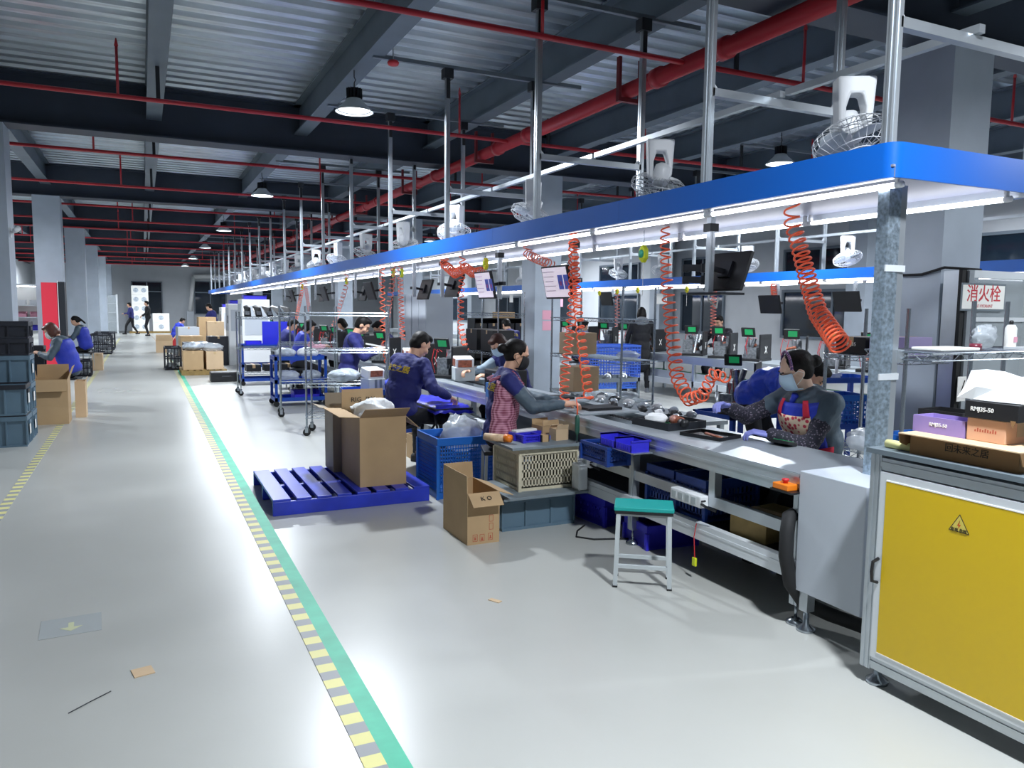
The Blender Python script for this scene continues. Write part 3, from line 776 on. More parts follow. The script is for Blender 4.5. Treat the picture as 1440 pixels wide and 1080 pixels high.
# ---------------------------------------------------------------- yellow cabinet
cab = thing('electrical_cabinet', 'aluminium framed cabinet with yellow door and warning triangle', 'cabinet', (2.69, 0, 0))
CY0, CY1, CD = .55, 2.16, .52
for y in (CY0, CY1-.05):
    for x in (0, CD-.05):
        lg = MB().box(x, x+.05, y, y+.05, .07, .98).box(x-.003, x, y+.008, y+.02, .07, .98).box(x-.003, x, y+.03, y+.042, .07, .98).build('corner_profile', 'alu', cab)
        MB().lathe([(.045, 0), (.045, .015), (.018, .035), (.012, .07)], 14, (x+.05, y+.0, 0)).build('levelling_foot', 'chrome', lg, True)
for z in (.075, .915): MB().box(.002, .05, CY0+.05, CY1-.05, z, z+.05).box(-.002, .002, CY0+.05, CY1-.05, z+.015, z+.035).build('rail', 'alu', cab)
MB().box(0, CD, CY0+.05, CY1-.05, .13, .14).build('floor_panel', 'panel_grey', cab)
MB().box(CD-.03, CD-.02, CY0+.05, CY1-.05, .14, .91).build('back_panel', 'panel_grey', cab)
MB().box(.05, CD-.05, CY1-.03, CY1-.02, .1, .96).build('end_panel', 'panel_grey', cab)
dr = MB().box(-.008, .02, CY0+.06, CY1-.055, .13, .91).build('door_frame', 'alu_white', cab)
MB().box(-.010, -.007, CY0+.09, CY1-.085, .16, .875).build('door_panel', 'yellow_panel', dr)
MB().box(-.011, -.0072, CY0+.09, CY1-.085, .155, .16).box(-.011, -.0072, CY0+.09, CY1-.085, .875, .88).build('door_gasket', 'paper', dr)
MB().tube([(-.008, CY1-.068, .45), (-.04, CY1-.068, .46), (-.045, CY1-.068, .5), (-.04, CY1-.068, .54), (-.008, CY1-.068, .55)], .007, 6).build('door_handle', 'black_plastic', dr)
MB().box(-.02, CD+.02, CY0-.02, CY1+.01, .98, 1.0).build('top_slab', mat('slab_grey', '#66727A', .45), cab)
sgY, sgZ = on_x(1349, 740, 2.68).y, on_x(1349, 740, 2.68).z
def tri(r, x): return [(x, sgY-r*.9, sgZ-r*.5), (x, sgY+r*.9, sgZ-r*.5), (x, sgY, sgZ+r)]
sg = MB().prism(tri(.045, -.0105), (-.0006, 0, 0)).build('warning_sign', 'ink', cab)
MB().prism(tri(.039, -.0112), (-.0003, 0, 0)).build('sign_face', mat('sign_yellow', '#D6C45A', .5), sg)
MB().prism([(-.0116, sgY-.003, sgZ+.022), (-.0116, sgY+.008, sgZ+.001), (-.0116, sgY+.001, sgZ+.001), (-.0116, sgY+.004, sgZ-.012), (-.0116, sgY-.007, sgZ+.006), (-.0116, sgY, sgZ+.006), (-.0116, sgY-.001, sgZ+.022)], (-.0003, 0, 0)).build('bolt_symbol', mat('bolt_red', '#D2521E', .5), sg)
text('有电 危险', .0145, 'ink', sg, (-.0117, sgY, sgZ-.0155), (0, -1, 0), (0, 0, 1))

# ---------------------------------------------------------------- boxes on the cabinet
t = thing('long_carton', 'long flat brown carton with open lid lying on the yellow cabinet', 'box', (2.83, 1.80, 1.0), 0)
open_box(MB(), .22, .42, .075, .005).build('tray', 'cardboard_dark', t)
MB().box(-.15, .11, -.235, .235, .077, .081).build('lid', 'cardboard_light', t)
MB().prism([(-.15, .231, .077), (-.02, .231, .077), (-.03, .231, .035), (-.09, .231, .022), (-.14, .231, .04)], (0, .004, 0)).build('tuck_flap', 'cardboard_dark', t)
MB().prism([(-.15, -.235, .077), (-.02, -.235, .077), (-.03, -.235, .03), (-.13, -.235, .03)], (0, .004, 0)).build('tuck_flap', 'cardboard_dark', t)
text('回未来之居', .034, 'ink', t, (-.1106, -.02, .046), (0, -1, 0), (0, 0, 1))
t = thing('purple_carton', 'small purple carton printed with white letters on the long carton', 'box', (2.84, 1.94, 1.081), 0)
open_box(MB(), .12, .215, .065, .004).build('body', 'purple_box', t)
text('RMJ35-50', .019, 'paper', t, (-.0606, .0, .036), (0, -1, 0), (0, 0, 1), bold=.0003)
t = thing('black_carton', 'flat open black carton behind the purple carton', 'box', (3.035, 2.065, 1.0), .05)
open_box(MB(), .15, .19, .15, .004).build('body', 'black_box', t)
t = carton('peach cardboard carton under the black carton on the cabinet', (2.87, 1.752, 1.081), 0, (.18, .145, .085), None, 'cardboard_peach', name='peach_carton')
k_ = MB()
for i in range(9): k_.box(-.0906, -.09, .042-.0095*i-.005, .042-.0095*i, .035, .043+.003*((i*5) % 3))
k_.build('faded_print', 'ink_red', t)['kind'] = 'stuff'
t = thing('black_carton', 'black carton printed with white letters stacked on the peach carton', 'box', (2.87, 1.735, 1.167), 0)
MB().box(-.1, .1, -.1, .095, 0, .062).build('body', 'black_box', t, bevel=.002)
text('RMJ35-50', .022, 'paper', t, (-.1006, .03, .033), (0, -1, 0), (0, 0, 1), bold=.0004)
MB().prism([(-.1003, -.075, .006), (-.1003, -.095, .006), (-.1003, -.085, -.022)], (-.001, 0, 0)).build('loose_flap', 'cardboard_dark', t)
t = thing('foam_bag', 'white foam sheet bag leaning on the black carton', 'bag', (2.9, 1.76, 1.2295), 0)
b = MB(); rows = []
for i in range(7):
    u = i/6; y = .11-.34*u; h = .105-.025*u+(.012 if i in (1, 4) else 0)
    rows.append([(-.1+.012*math.sin(i*2), y+.012, .002), (-.085+.01*math.cos(i*3), y, h*.45), (-.06, y-.01, h), (.05, y-.01, h*.9), (.09, y, .01)])
b.sheet(rows); b.build('sheet', 'foam_white', t, False, solid=.006)
blob('white plastic wrap beside the purple carton', (2.935, 1.88, 1.081), (.03, .045, .035), 'foam_white', 'plastic_wrap', 'wrap', seed=4, amp=.3)
o = MB().tube([(0, -.07, .018), (.005, 0, .018), (0, .07, .018)], .017, 10).build('foam_stick', mat('foam_yellow', '#E0DC9A', .7), None, True); o.location = (2.74, 2.06, 1.0); tag(o, 'pale yellow foam stick on the corner of the cabinet top', 'foam stick')

# ---------------------------------------------------------------- rack behind the cabinet
rk = wire_rack('chrome wire rack standing behind the yellow cabinet', (3.76, 2.47, 0), 0, (1.1, .36, 1.62), (1.37,), casters=False, pxy=[(on_y(1368, 460, 2.637).x-3.76, .167), (.537, -.167), (.537, .167)])
MB().box(-.585, -.54, -.03, .03, 1.32, 1.38).build('post_bracket', 'alu', rk)
o = on_y(1406, 488, 2.45)
t = thing('spray_can', 'white spray can with black nozzle on the wire rack', 'can', (o.x, 2.40, 1.376))
MB().lathe([(.026, 0), (.027, .005), (.027, .105), (.02, .118), (.018, .122), (0, .123)], 18).build('can', 'paper', t, True)
MB().lathe([(.010, .123), (.010, .142), (.004, .145), (0, .145)], 12).build('nozzle', 'black_plastic', t, True)
MB().box(-.016, .012, -.0282, -.0262, .035, .062).build('can_print', 'pink_cuff', t)
o = on_y(1358, 488, 2.45); tr = MB().lathe([(.028, 0), (.028, .03), (.018, .03), (.018, 0), (.028, 0)], 18).build('tape_roll', mat('tape_maroon', '#7A3040', .35), None, True)
tr.location = (o.x, 2.40, 1.376); tag(tr, 'maroon tape roll lying on the wire rack', 'tape')
o = on_y(1310, 490, 2.45); pd = MB().box(-.14, .14, -.08, .08, 0, .014).build('paper_pad', 'paper', None, bevel=.004); pd.location = (o.x+.06, 2.42, 1.376); tag(pd, 'white pad lying flat on the wire rack', 'pad')
o = on_y(1386, 470, 2.5); blob('limp clear plastic bag beside the spray can on the rack', (o.x-.01, 2.5, 1.376), (.075, .04, .06), 'plastic_film', 'plastic_bag', 'bag', seed=9, amp=.7)
bd = MB().box(-.2, .2, -.05, .05, 0, .012).build('shelf_board', 'alu_white'); bd.location = (4.12, 2.36, 1.376); tag(bd, 'pale board along the front of the wire rack', 'board')

# ---------------------------------------------------------------- fire hydrant cabinet at the big column
hc = thing('hydrant_cabinet', 'glass fronted fire hydrant cabinet with red lettered sign', 'cabinet', (6.5, 3.98, .1), 0)
HW, HH = 1.12, 1.8
MB().box(-HW/2-.06, -HW/2-.004, .0, .03, 0, HH).build('gap_shadow_strip', 'black_matte', hc)  # black strip standing in for the shadow in the gap beside the column
for x in (-HW/2, HW/2-.06): MB().box(x, x+.06, -.02, .2, 0, HH).build('frame_post', 'alu', hc)
for z in (0, .75, 1.39, HH-.06): MB().box(-HW/2+.06, HW/2-.06, -.02, .02, z, z+(.06 if z != 1.39 else .035)).build('frame_rail', 'alu_white', hc)
MB().box(-HW/2+.06, HW/2-.06, .18, .2, .06, HH-.06).build('back_panel', 'alu_dark', hc)
MB().box(-HW/2+.06, HW/2-.06, -.003, .003, .06, HH-.06).build('glass_pane', 'glass_clear', hc)
p = on_y(1383, 418, 3.955); u = MB().box(p.x-6.5-.28, p.x-6.5+.28, -.026, -.021, p.z-.1-.11, p.z-.1+.11).build('sign', mat('sign_border', '#6E7880', .4), hc)
MB().box(p.x-6.5-.265, p.x-6.5+.265, -.028, -.026, p.z-.1-.095, p.z-.1+.095).build('sign_face', 'paper', u)
text('消火栓', .145, 'red_text', u, (p.x-6.5, -.0285, p.z-.1+.02), (1, 0, 0), (0, 0, 1), bold=.001)
text('FIRE HYDRANT', .035, 'red_text', u, (p.x-6.5, -.0285, p.z-.1-.072), (1, 0, 0), (0, 0, 1))
p = on_y(1352, 547, 3.955); v = MB().box(p.x-6.5-.05, p.x-6.5+.06, -.026, -.021, p.z-.1-.1, p.z-.1+.1).build('notice', 'paper', hc)
MB().bar((p.x-6.5-.03, -.027, p.z-.17), (p.x-6.5+.03, -.027, p.z-.03), .012, .002).build('notice_mark', 'ink', v)
MB().lathe([(0, 0), (.16, 0), (.16, .06), (0, .06)], 20, (.1, .1, .3), rotm('X', PI/2)).build('hose_reel', 'red_plastic', hc, True)

# ---------------------------------------------------------------- stool, carton, totes, crate tower in the foreground
st = thing('stool', 'small grey metal stool with a teal padded seat', 'stool', (2.525, 3.50, 0), math.radians(-35))
MB().box(-.165, .165, -.105, .105, .437, .462).build('seat', 'teal_seat', st, bevel=.006)
MB().box(-.16, .16, -.1, .1, .42, .437).build('seat_base', 'black_plastic', st)
for sx in (-1, 1):
    for sy in (-1, 1):
        lg = MB().bar((sx*.14, sy*.085, .42), (sx*.15, sy*.095, .006), .024).build('leg', 'grey_plastic', st)
        MB().box(sx*.15-.014, sx*.15+.014, sy*.095-.014, sy*.095+.014, 0, .01).build('foot_cap', 'black_rubber', lg)
for sy in (-1, 1): MB().bar((-.143, sy*.091, .12), (.143, sy*.091, .12), .02).build('stretcher', 'grey_plastic', st)
MB().bar((-.14, 0, .4), (.14, 0, .4), .02, .03).build('apron_rail', 'grey_plastic', st)
ct = carton('tall open brown carton with red handling marks on the bare floor', (1.985, 4.755, 0), 0, (.23, .45, .345), (.0, 1.9, 2.25, .08), 'cardboard', fl=.115)
def mark(x, z, w, h, glyph):
    k = MB(); y = -.2258
    for a, b_, c_, d_ in ((x-w/2, x+w/2, z, z+.003), (x-w/2, x+w/2, z+h-.003, z+h), (x-w/2, x-w/2+.003, z, z+h), (x+w/2-.003, x+w/2, z, z+h)): k.box(a, b_, y, y+.0005, c_, d_)
    if glyph == 0: k.box(x-.006, x+.006, y, y+.0005, z+.01, z+h*.55).box(x-.009, x+.009, y, y+.0005, z+h*.65, z+h*.72)
    if glyph == 1: k.prism([(x-.009, y, z+.006), (x+.009, y, z+.006), (x, y, z+h*.75)], (0, .0005, 0))
    if glyph == 2: k.box(x-.010, x+.010, y, y+.0005, z+.01, z+.016).box(x-.004, x+.004, y, y+.0005, z+.016, z+h*.7)
    k.build('handling_mark', 'ink_red', ct)
for k, (x, z) in enumerate(((-.06, .02), (-.01, .018), (.05, .02))): mark(x, z, .034, .048, k)
for k in range(2): mark(.055, .09+k*.055, .03, .045, 5)
u_ = Vector((0, -math.sin(2.25), math.cos(2.25))); text('K O', .045, 'ink', ct, Vector((-.0, -.2235, .345))+u_*.055+Vector((0, -.004, .006)), (1, 0, 0), -u_)
tote('grey-blue plastic tote on the floor under a grey board and beige crate', (2.5, 4.92, 0), 0, (.6, .4, .245))
bo = MB().box(-.345, .325, -.3, .26, 0, .02).build('base_board', mat('board_grey', '#79848A', .5, var=.1), None, bevel=.002); bo.location = (2.51, 4.9, .245); tag(bo, 'grey board on the tote, under the beige crate', 'board')
crate('beige slotted plastic crate standing on the grey board', (2.59, 4.96, .265), 0, (.47, .42, .305), 'beige_crate', 18, 16, 4, bw=.012, solid_top=.045, solid_base=.03)
bo = MB().box(-.31, .25, -.32, .20, 0, .02).build('top_board', 'board_grey', None, bevel=.002); bo.location = (2.585, 5.02, .571); tag(bo, 'grey board used as tabletop on the beige crate', 'board')
TB = .591
crate('small bright blue basket on the grey tabletop board', (2.50, 4.92, TB), .1, (.14, .12, .055), 'violet_bin', 8, 7, 2, name='small_basket', solid_top=.012, bw=.006, solid_base=.008, cat='basket')
carton('tiny black box with tan top on the grey tabletop board', (2.605, 4.87, TB), .05, (.07, .06, .05), None, 'black_box', name='small_box')
o = MB().box(-.12, .12, -.045, .045, 0, .05).build('flat_box', 'violet_bin', None, bevel=.003); o.location = (2.55, 5.06, TB); o.rotation_euler = (0, 0, .15); tag(o, 'flat blue violet box behind the small basket', 'box')
o = MB().box(-.1, .1, -.03, .03, 0, .018).build('white_tool', 'paper', None, bevel=.005); o.location = (2.54, 5.05, TB+.05); o.rotation_euler = (0, 0, .2); tag(o, 'white tool lying on the flat blue violet box', 'tool')
carton('small brown carton with white lining on the grey tabletop board', (2.75, 4.9, TB), .1, (.11, .09, .085), (None, None, .3, -.8), 'cardboard_light', fl=.03, name='small_carton')
carton('brown open carton between the worker and the line', (2.745, 5.1, TB), .15, (.16, .14, .085), (None, None, -.2, .2), 'cardboard', fl=.04, name='small_carton')
o = MB().box(-.06, .06, -.04, .04, 0, .03).build('blue_packet', mat('packet_blue', '#6C79C8', .4), None, bevel=.004); o.location = (2.665, 4.96, TB); tag(o, 'pale blue packet beside the tiny black box', 'packet')
t = thing('screwdriver', 'dark green power screwdriver hanging on a hose over the board', 'tool', (2.80, 4.72, TB+.04))
MB().lathe([(.006, -.02), (.006, .02), (.014, .03), (.018, .05), (.018, .14), (.012, .16), (.008, .165), (0, .166)], 12).build('body', mat('tool_green', '#2E5A4C', .4), t, True)
MB().cyl((0, 0, -.04), (0, 0, -.02), .004, n=8).build('bit', 'dark_metal', t)
t = thing('white_jug', 'frosted white plastic jug between the beige crate and the line', 'container', (2.79, 4.78, .265))
o = None
t.location = (2.795, 4.66, .265)
MB().box(-.04, .035, -.055, .055, 0, .19).build('body', mat('frosted', '#D5DADC', .35), t, bevel=.012)
MB().cyl((0, 0, .19), (0, 0, .22), .02, n=12).build('cap', 'white_plastic', t, True)
t = thing('rolled_glove', 'cream rolled glove with orange tip at the board edge', 'tool', (2.32, 4.92, TB), .6)  # rolled work glove built as a tapered cylinder
MB().cyl((0, 0, .032), (.0, .17, .03), .03, .026, n=12).build('body', mat('glove_cream', '#D8B895', .6, var=.3, vscale=18), t, True)
MB().cyl((0, -.05, .034), (0, 0, .035), .028, .031, n=12).build('tip', 'orange_plastic', t, True)
t.parent = None
# blue bins and baskets hooked along the line side
def line_bin(y, x=2.765, z=.68, label=''):
    return bin_small(label, (x, y, z), -PI/2, (.17, .14, .075), 'violet_bin', group='violet parts bins hooked on the line')
crate('navy slotted basket hooked under the violet bins', (2.74, 4.26, .545), PI/2, (.33, .16, .125), 'navy_crate', 14, 7, 3, name='side_basket', solid_top=.02, bw=.008, cat='basket')
for k, y in enumerate((3.96, 4.14)): line_bin(y, 2.755, .672, 'bright violet parts bin hooked on the line beside the stool')
MB().box(2.69, 2.83, 3.85, 4.25, .664, .672).build('bin_shelf', 'alu', line)
for k, y in enumerate((3.88, 3.58)): crate('navy slotted crate stored under the worktop, behind the %s' % ('violet parts bins' if k == 0 else 'short upright'), (3.12, y, .317), 0, (.4, .27, .25), 'navy_crate', 12, 9, 3, bw=.014)
o = carton('worn brown wooden box under the worktop near the emergency stop', (3.1, 3.12, .317), .1, (.35, .25, .13), None, 'wood_block', name='wooden_box')
blob('black bag hanging under the worktop beside the wooden box', (3.18, 2.86, .317), (.12, .1, .14), 'black_cloth', 'black_bag', 'bag', seed=3)
t = thing('lanyard', 'red cord with a yellow tag hanging from the lower beam', 'tag', (2.838, 3.42, .33))
MB().tube([(0, 0, 0), (-.006, .01, -.08), (-.004, .0, -.2)], .003, 5).build('cord', 'red_plastic', t)
MB().box(-.012, .002, -.015, .015, -.25, -.2).build('tag', 'yellowgreen', t, bevel=.003)
crate('violet blue crate on the floor under the line beside the tote', (3.12, 4.75, 0), .1, (.42, .4, .2), 'violet_bin', 10, 9, 2, bw=.03)
crate('violet blue crate on the floor under the line behind the stool', (3.1, 4.1, 0), -.1, (.38, .3, .16), 'violet_bin', 10, 8, 2, bw=.03)
o = MB().tube([(2.82, 4.62, .006), (2.7, 4.52, .006), (2.62, 4.4, .006), (2.7, 4.3, .006), (2.85, 4.25, .006), (2.96, 4.2, .006)], .006, 6).build('power_cable', 'black_rubber', None, True); tag(o, 'black power cable lying on the floor beside the tote', 'cable')
# pallet with two cartons
pallet('blue painted pallet carrying two tall cartons', (1.43, 6.31, 0), 0, 1.22, 1.12, .125, 'blue_pallet', 8)
c1 = carton('big open carton full of white packing on the blue pallet, front one', (1.70, 6.2, .125), 0, (.38, .62, .56), (1.5, 2.3, 1.05, .12), 'cardboard', fl=.16)
text('RIG  JM1', .06, 'ink', c1, (0, .295, .63), (1, 0, 0), (0, 0, 1))
blob('heap of white packing paper in the big carton', (1.70, 6.2, .50), (.155, .26, .14), 'foam_white', 'packing_paper', 'packing', seed=11, amp=.55, nu=30, nv=18)
c2 = carton('grey taped carton behind the big carton on the blue pallet', (1.66, 6.69, .125), 0, (.44, .32, .54), (1.3, None, None, .3), 'cardboard_grey', fl=.12)
for k, (a, x) in enumerate(((.5, -.08), (.2, .0))):
    pass
crate('large blue slotted crate on the floor beside the cartons', (2.36, 6.0, 0), 0, (.5, .5, .5), 'blue_crate', 22, 22, 12, bw=.007, solid_top=.06, solid_base=.06)
blob('crumpled clear plastic bag on the large blue crate', (2.40, 5.95, .34), (.17, .15, .15), 'plastic_film', 'plastic_bag', 'bag', seed=5, amp=.3)
t = thing('scrap_card', 'small square of brown cardboard lying on the aisle floor', 'scrap', on_z(201, 945), .2); MB().box(-.04, .04, -.04, .04, 0, .004).build('sheet', 'cardboard_light', t)
t.name = 'cardboard_scrap'
o = MB().box(-.015, .015, -.035, .035, 0, .004).build('cardboard_scrap', 'cardboard_light'); o.location = on_z(696, 845); o.rotation_euler = (0, 0, .5); tag(o, 'thin curled sliver of cardboard on bare floor', 'scrap')
o = MB().tube([(-.09, -.02, .003), (0, 0, .004), (.09, .02, .003)], .0022, 5).build('wire_scrap', 'dark_metal'); o.location = on_z(127, 988); o.rotation_euler = (0, 0, .5); tag(o, 'short dark wire scrap on the floor', 'scrap')
# ================================================================ people
PENDING = []                # (object, [(MB, voxel, smooth)]) remeshed together at the end
def ik(a, t, l1, l2, pole):
    a = Vector(a); t = Vector(t); d = t-a; L = d.length; mx = (l1+l2)*.985
    if L > mx: t = a+d*(mx/L); d = t-a; L = mx
    d.normalize(); x = (l1*l1-l2*l2+L*L)/(2*L); h = math.sqrt(max(0, l1*l1-x*x))
    p = Vector(pole); p = p-d*p.dot(d); p = p.normalized() if p.length > 1e-4 else Vector((0, 0, 1))
    return a+d*x+p*h, t
def caps(b, p0, r0, p1, r1, n=10):
    p0 = Vector(p0); p1 = Vector(p1); b.cyl(p0, p1, r0, r1, n); b.ell(p0, (r0,)*3, None, 10, 7); b.ell(p1, (r1,)*3, None, 10, 7); return b
def hand(b, w, f, nrm, s, curl, thumb_side):
    """palm with five unequal curled fingers; f: forward, nrm: back of hand"""
    f = Vector(f).normalized(); nrm = Vector(nrm); nrm = (nrm-f*nrm.dot(f)).normalized(); x = f.cross(nrm)*thumb_side
    w = Vector(w)
    for k, (o, L) in enumerate(((.028, .082), (.010, .086), (-.009, .082), (-.026, .074))):
        base = w+x*o*.6*s; kn = w+f*L*s+x*o*s; caps(b, base, .016*s, kn, .0115*s, 8)
        p = kn; d = f.copy(); r = .0095*s
        for j, sl in enumerate((.042, .027, .02)):
            a = curl*(.8, 1.0, .7)[j]; ax = x*thumb_side
            d = Matrix.Rotation(a*(-1 if thumb_side > 0 else 1)*1, 3, x*(1))@d if False else (d*math.cos(a)-nrm*math.sin(a)*1).normalized() if j == 0 else d
            if j > 0:
                n2 = (nrm-d*nrm.dot(d)); n2 = n2.normalized() if n2.length > 1e-4 else -f
                d = (d*math.cos(a)-n2*math.sin(a)).normalized()
            L2 = sl*s*(1, 1.08, 1, .82)[k]; q = p+d*L2; caps(b, p, r, q, r*.9, 7); p = q; r *= .92
    t0 = w+f*.022*s+x*.024*s; t1 = t0+(f*.6+x*.75-nrm*.2).normalized()*.042*s; t2 = t1+(f*.95+x*.1-nrm*.25).normalized()*.034*s
    caps(b, t0, .015*s, t1, .011*s, 8); caps(b, t1, .011*s, t2, .0085*s, 8)
class Fig: pass
def person(label, loc, rz, pelvis=.57, h=1.64, lean=.15, side=0., head=(.25, 0.), hands=None, feet=None, top='navy', sleeve=None, legs='black_cloth',
           hair='short', hairm='hair', mask=None, apron=None, glove=None, skin='skin', lod=1, curl=.7, cat='person', group=None, coat=0, fat=1.0, back_text=None, shoe='black_rubber', elbow=None):
    s = h/1.7; F = Fig(); t = thing('person', label, cat, loc, rz, group); F.t = t
    vox = (.024, .014, .010)[lod]
    P0 = Vector((0, 0, pelvis)); R1 = rotm('X', -lean)@rotm('Y', side); R0 = rotm('X', -lean*.55)@rotm('Y', side*.6)
    belly = P0+R0@Vector((0, 0, .2*s)); chest = belly+R1@Vector((0, .0, .17*s)); N = belly+R1@Vector((0, -.01*s, .31*s))
    Rh = rotm('X', -lean*.6)@rotm('Z', head[1])@rotm('X', -head[0])
    hc = N+rotm('X', -lean*.8)@Vector((0, .01*s, .07*s))+Rh@Vector((0, .025*s, .10*s)); F.hc, F.Rh, F.N = hc, Rh, N
    hs = s*1.0
    sh = {k: N+R1@Vector((k*.175*s, 0, -.045*s)) for k in (-1, 1)}
    hip = {k: P0+Vector((k*.095*s, 0, -.02)) for k in (-1, 1)}
    seated = pelvis < .75
    if feet is None:
        feet = {k: Vector((k*.14, (.27 if seated else .02*k), .07)) for k in (-1, 1)}
    else: feet = {-1: Vector(feet[0]), 1: Vector(feet[1])}
    if hands is None: hands = {k: sh[k]+Vector((k*.08, .05, -.5*s)) for k in (-1, 1)}
    else: hands = {-1: Vector(hands[0]), 1: Vector(hands[1])}
    el, wr, kn, an = {}, {}, {}, {}
    for k in (-1, 1):
        pole = Vector((k*.7, -.35, -.7)) if not elbow else Vector((k*elbow[0], elbow[1], elbow[2]))
        el[k], wr[k] = ik(sh[k], hands[k], .29*s, .25*s, pole)
        kn[k], an[k] = ik(hip[k], feet[k], .43*s, .41*s, Vector((k*.12, 1, .4)))
    F.wr = wr
    # ---- body: one skin coloured figure
    b = MB()
    b.ell(hc+Rh@Vector((0, -.008, .022))*hs, (.076*hs, .094*hs, .098*hs), Rh).ell(hc+Rh@Vector((0, .02, -.055))*hs, (.058*hs, .066*hs, .066*hs), Rh)
    b.ell(hc+Rh@Vector((0, .035, -.085))*hs, (.036*hs, .045*hs, .034*hs), Rh).ell(hc+Rh@Vector((0, .075, .03))*hs, (.05*hs, .018*hs, .014*hs), Rh)
    b.ell(hc+Rh@Vector((0, .092, -.018))*hs, (.012*hs, .018*hs, .026*hs), Rh).ell(hc+Rh@Vector((0, .098, -.03))*hs, (.017*hs, .014*hs, .011*hs), Rh)
    for k in (-1, 1):
        b.ell(hc+Rh@Vector((k*.078, -.005, -.01))*hs, (.010*hs, .022*hs, .034*hs), Rh).ell(hc+Rh@Vector((k*.04, .06, -.03))*hs, (.028*hs, .03*hs, .028*hs), Rh)
    b.ell(hc+Rh@Vector((0, .082, -.062))*hs, (.026*hs, .016*hs, .016*hs), Rh)
    caps(b, N-R1@Vector((0, 0, .05)), .058*s, hc+Rh@Vector((0, -.015, -.06))*hs, .054*s)
    caps(b, P0, .11*s, belly, .105*s); caps(b, belly, .105*s, chest, .115*s); caps(b, sh[-1], .05*s, sh[1], .05*s)
    for k in (-1, 1):
        caps(b, sh[k], .045*s, el[k], .036*s); caps(b, el[k], .036*s, wr[k], .026*s); caps(b, hip[k], .08*s, kn[k], .055*s); caps(b, kn[k], .055*s, an[k], .038*s)
    hbs = []
    for k in (-1, 1):
        hb = MB(); hbs.append(hb)
        f_ = (wr[k]-el[k]).normalized(); up = Vector((k*.25, 0, 1)) if abs(f_.z) < .8 else Vector((k, .2, 0))
        hand(hb, wr[k]+f_*.012, f_, up, s*.98, curl, -k)
    body = bpy.data.objects.new('body', bpy.data.meshes.new('body')); COL.objects.link(body); body.parent = t; KIDS.setdefault(t.name, []).append(body)
    parts = [(b, vox*.8, 3)]
    if not glove: parts += [(q, .0048 if lod == 2 else .008, 2) for q in hbs]
    PENDING.append((body, parts, skin, 0))
    if glove:
        for q in hbs:
            g = bpy.data.objects.new('glove', bpy.data.meshes.new('glove')); COL.objects.link(g); g.parent = t
            PENDING.append((g, [(q, .0048 if lod == 2 else .008, 2)], glove, 0))
    # ---- jacket
    E = []
    def te(c, r, R): E.append((Vector(c), Vector(r), R))
    te(P0+Vector((0, 0, .03*s)), (.172*s*fat, .135*s*fat, .15*s), R0); te(belly, (.17*s*fat, .132*s*fat, .17*s), R0); te(chest, (.185*s*fat, .135*s*fat, .19*s), R1)
    te(N+R1@Vector((0, -.012, -.06))*s, (.13*s, .085*s, .075*s), R1)
    if coat: te(P0+Vector((0, 0, -.16)), (.18*s, .14*s, .28*s), Matrix.Identity(3)); te(P0+Vector((0, 0, -.3)), (.185*s, .15*s, .2*s), Matrix.Identity(3))
    F.E = E; F.axis = (P0, belly, chest, N); F.R1 = R1
    j = MB()
    for c, r, R in E: j.ell(c, r, R, 18, 12)
    arms = {k: (j if not sleeve else MB()) for k in (-1, 1)}
    for k in (-1, 1):
        caps(j, sh[k]-R1@Vector((k*.05, 0, .0))*s, .075*s, sh[k], .07*s); caps(j, sh[k], .07*s*fat, sh[k].lerp(el[k], .6), .06*s)
        arm = arms[k]; caps(arm, sh[k].lerp(el[k], .45), .064*s, el[k], .056*s); caps(arm, el[k], .056*s, wr[k]-(wr[k]-el[k]).normalized()*.015, .042*s)
    for i in range(12):
        a = 2*PI*i/12; a2 = 2*PI*(i+1)/12
        caps(j, N+R1@Vector((.062*math.cos(a), .062*math.sin(a)-.0, .01+.012*math.sin(a+PI)))*s, .018*s, N+R1@Vector((.062*math.cos(a2), .062*math.sin(a2), .01+.012*math.sin(a2+PI)))*s, .018*s, 6)
    jo = bpy.data.objects.new('jacket', bpy.data.meshes.new('jacket')); COL.objects.link(jo); jo.parent = t; PENDING.append((jo, [(j, vox, 4)], top, .016)); F.j = jo
    if sleeve:
        for arm in arms.values():
            so = bpy.data.objects.new('sleeve', bpy.data.meshes.new('sleeve')); COL.objects.link(so); so.parent = t; PENDING.append((so, [(arm, vox, 3)], sleeve, .014))
    # ---- trousers, shoes
    tr = MB(); tr.ell(P0, (.165*s, .13*s, .13*s))
    for k in (-1, 1):
        caps(tr, hip[k], .09*s, kn[k], .068*s); caps(tr, kn[k], .068*s, an[k]+(kn[k]-an[k]).normalized()*.03, .05*s)
    to = bpy.data.objects.new('trousers', bpy.data.meshes.new('trousers')); COL.objects.link(to); to.parent = t; PENDING.append((to, [(tr, vox*1.1, 3)], legs, .012))
    for k in (-1, 1):
        a = an[k]; q = MB(); caps(q, Vector((a.x, a.y-.04, a.z-.02)), .042*s, Vector((a.x+k*.02, a.y+.12*s, a.z-.032)), .036*s); q.box(a.x-.035, a.x+.045, a.y-.075, a.y+.15*s, a.z-.07, a.z-.05)
        so = bpy.data.objects.new('shoe', bpy.data.meshes.new('shoe')); COL.objects.link(so); so.parent = t; PENDING.append((so, [(q, .012 if lod else .02, 2)], shoe, 0))
    # ---- hair
    hm = MB(); H = lambda x, y, z: hc+Rh@Vector((x, y, z))*hs
    hm.ell(H(0, -.022, .030), (.086*hs, .094*hs, .098*hs), Rh).ell(H(0, -.04, -.01), (.08*hs, .07*hs, .08*hs), Rh)
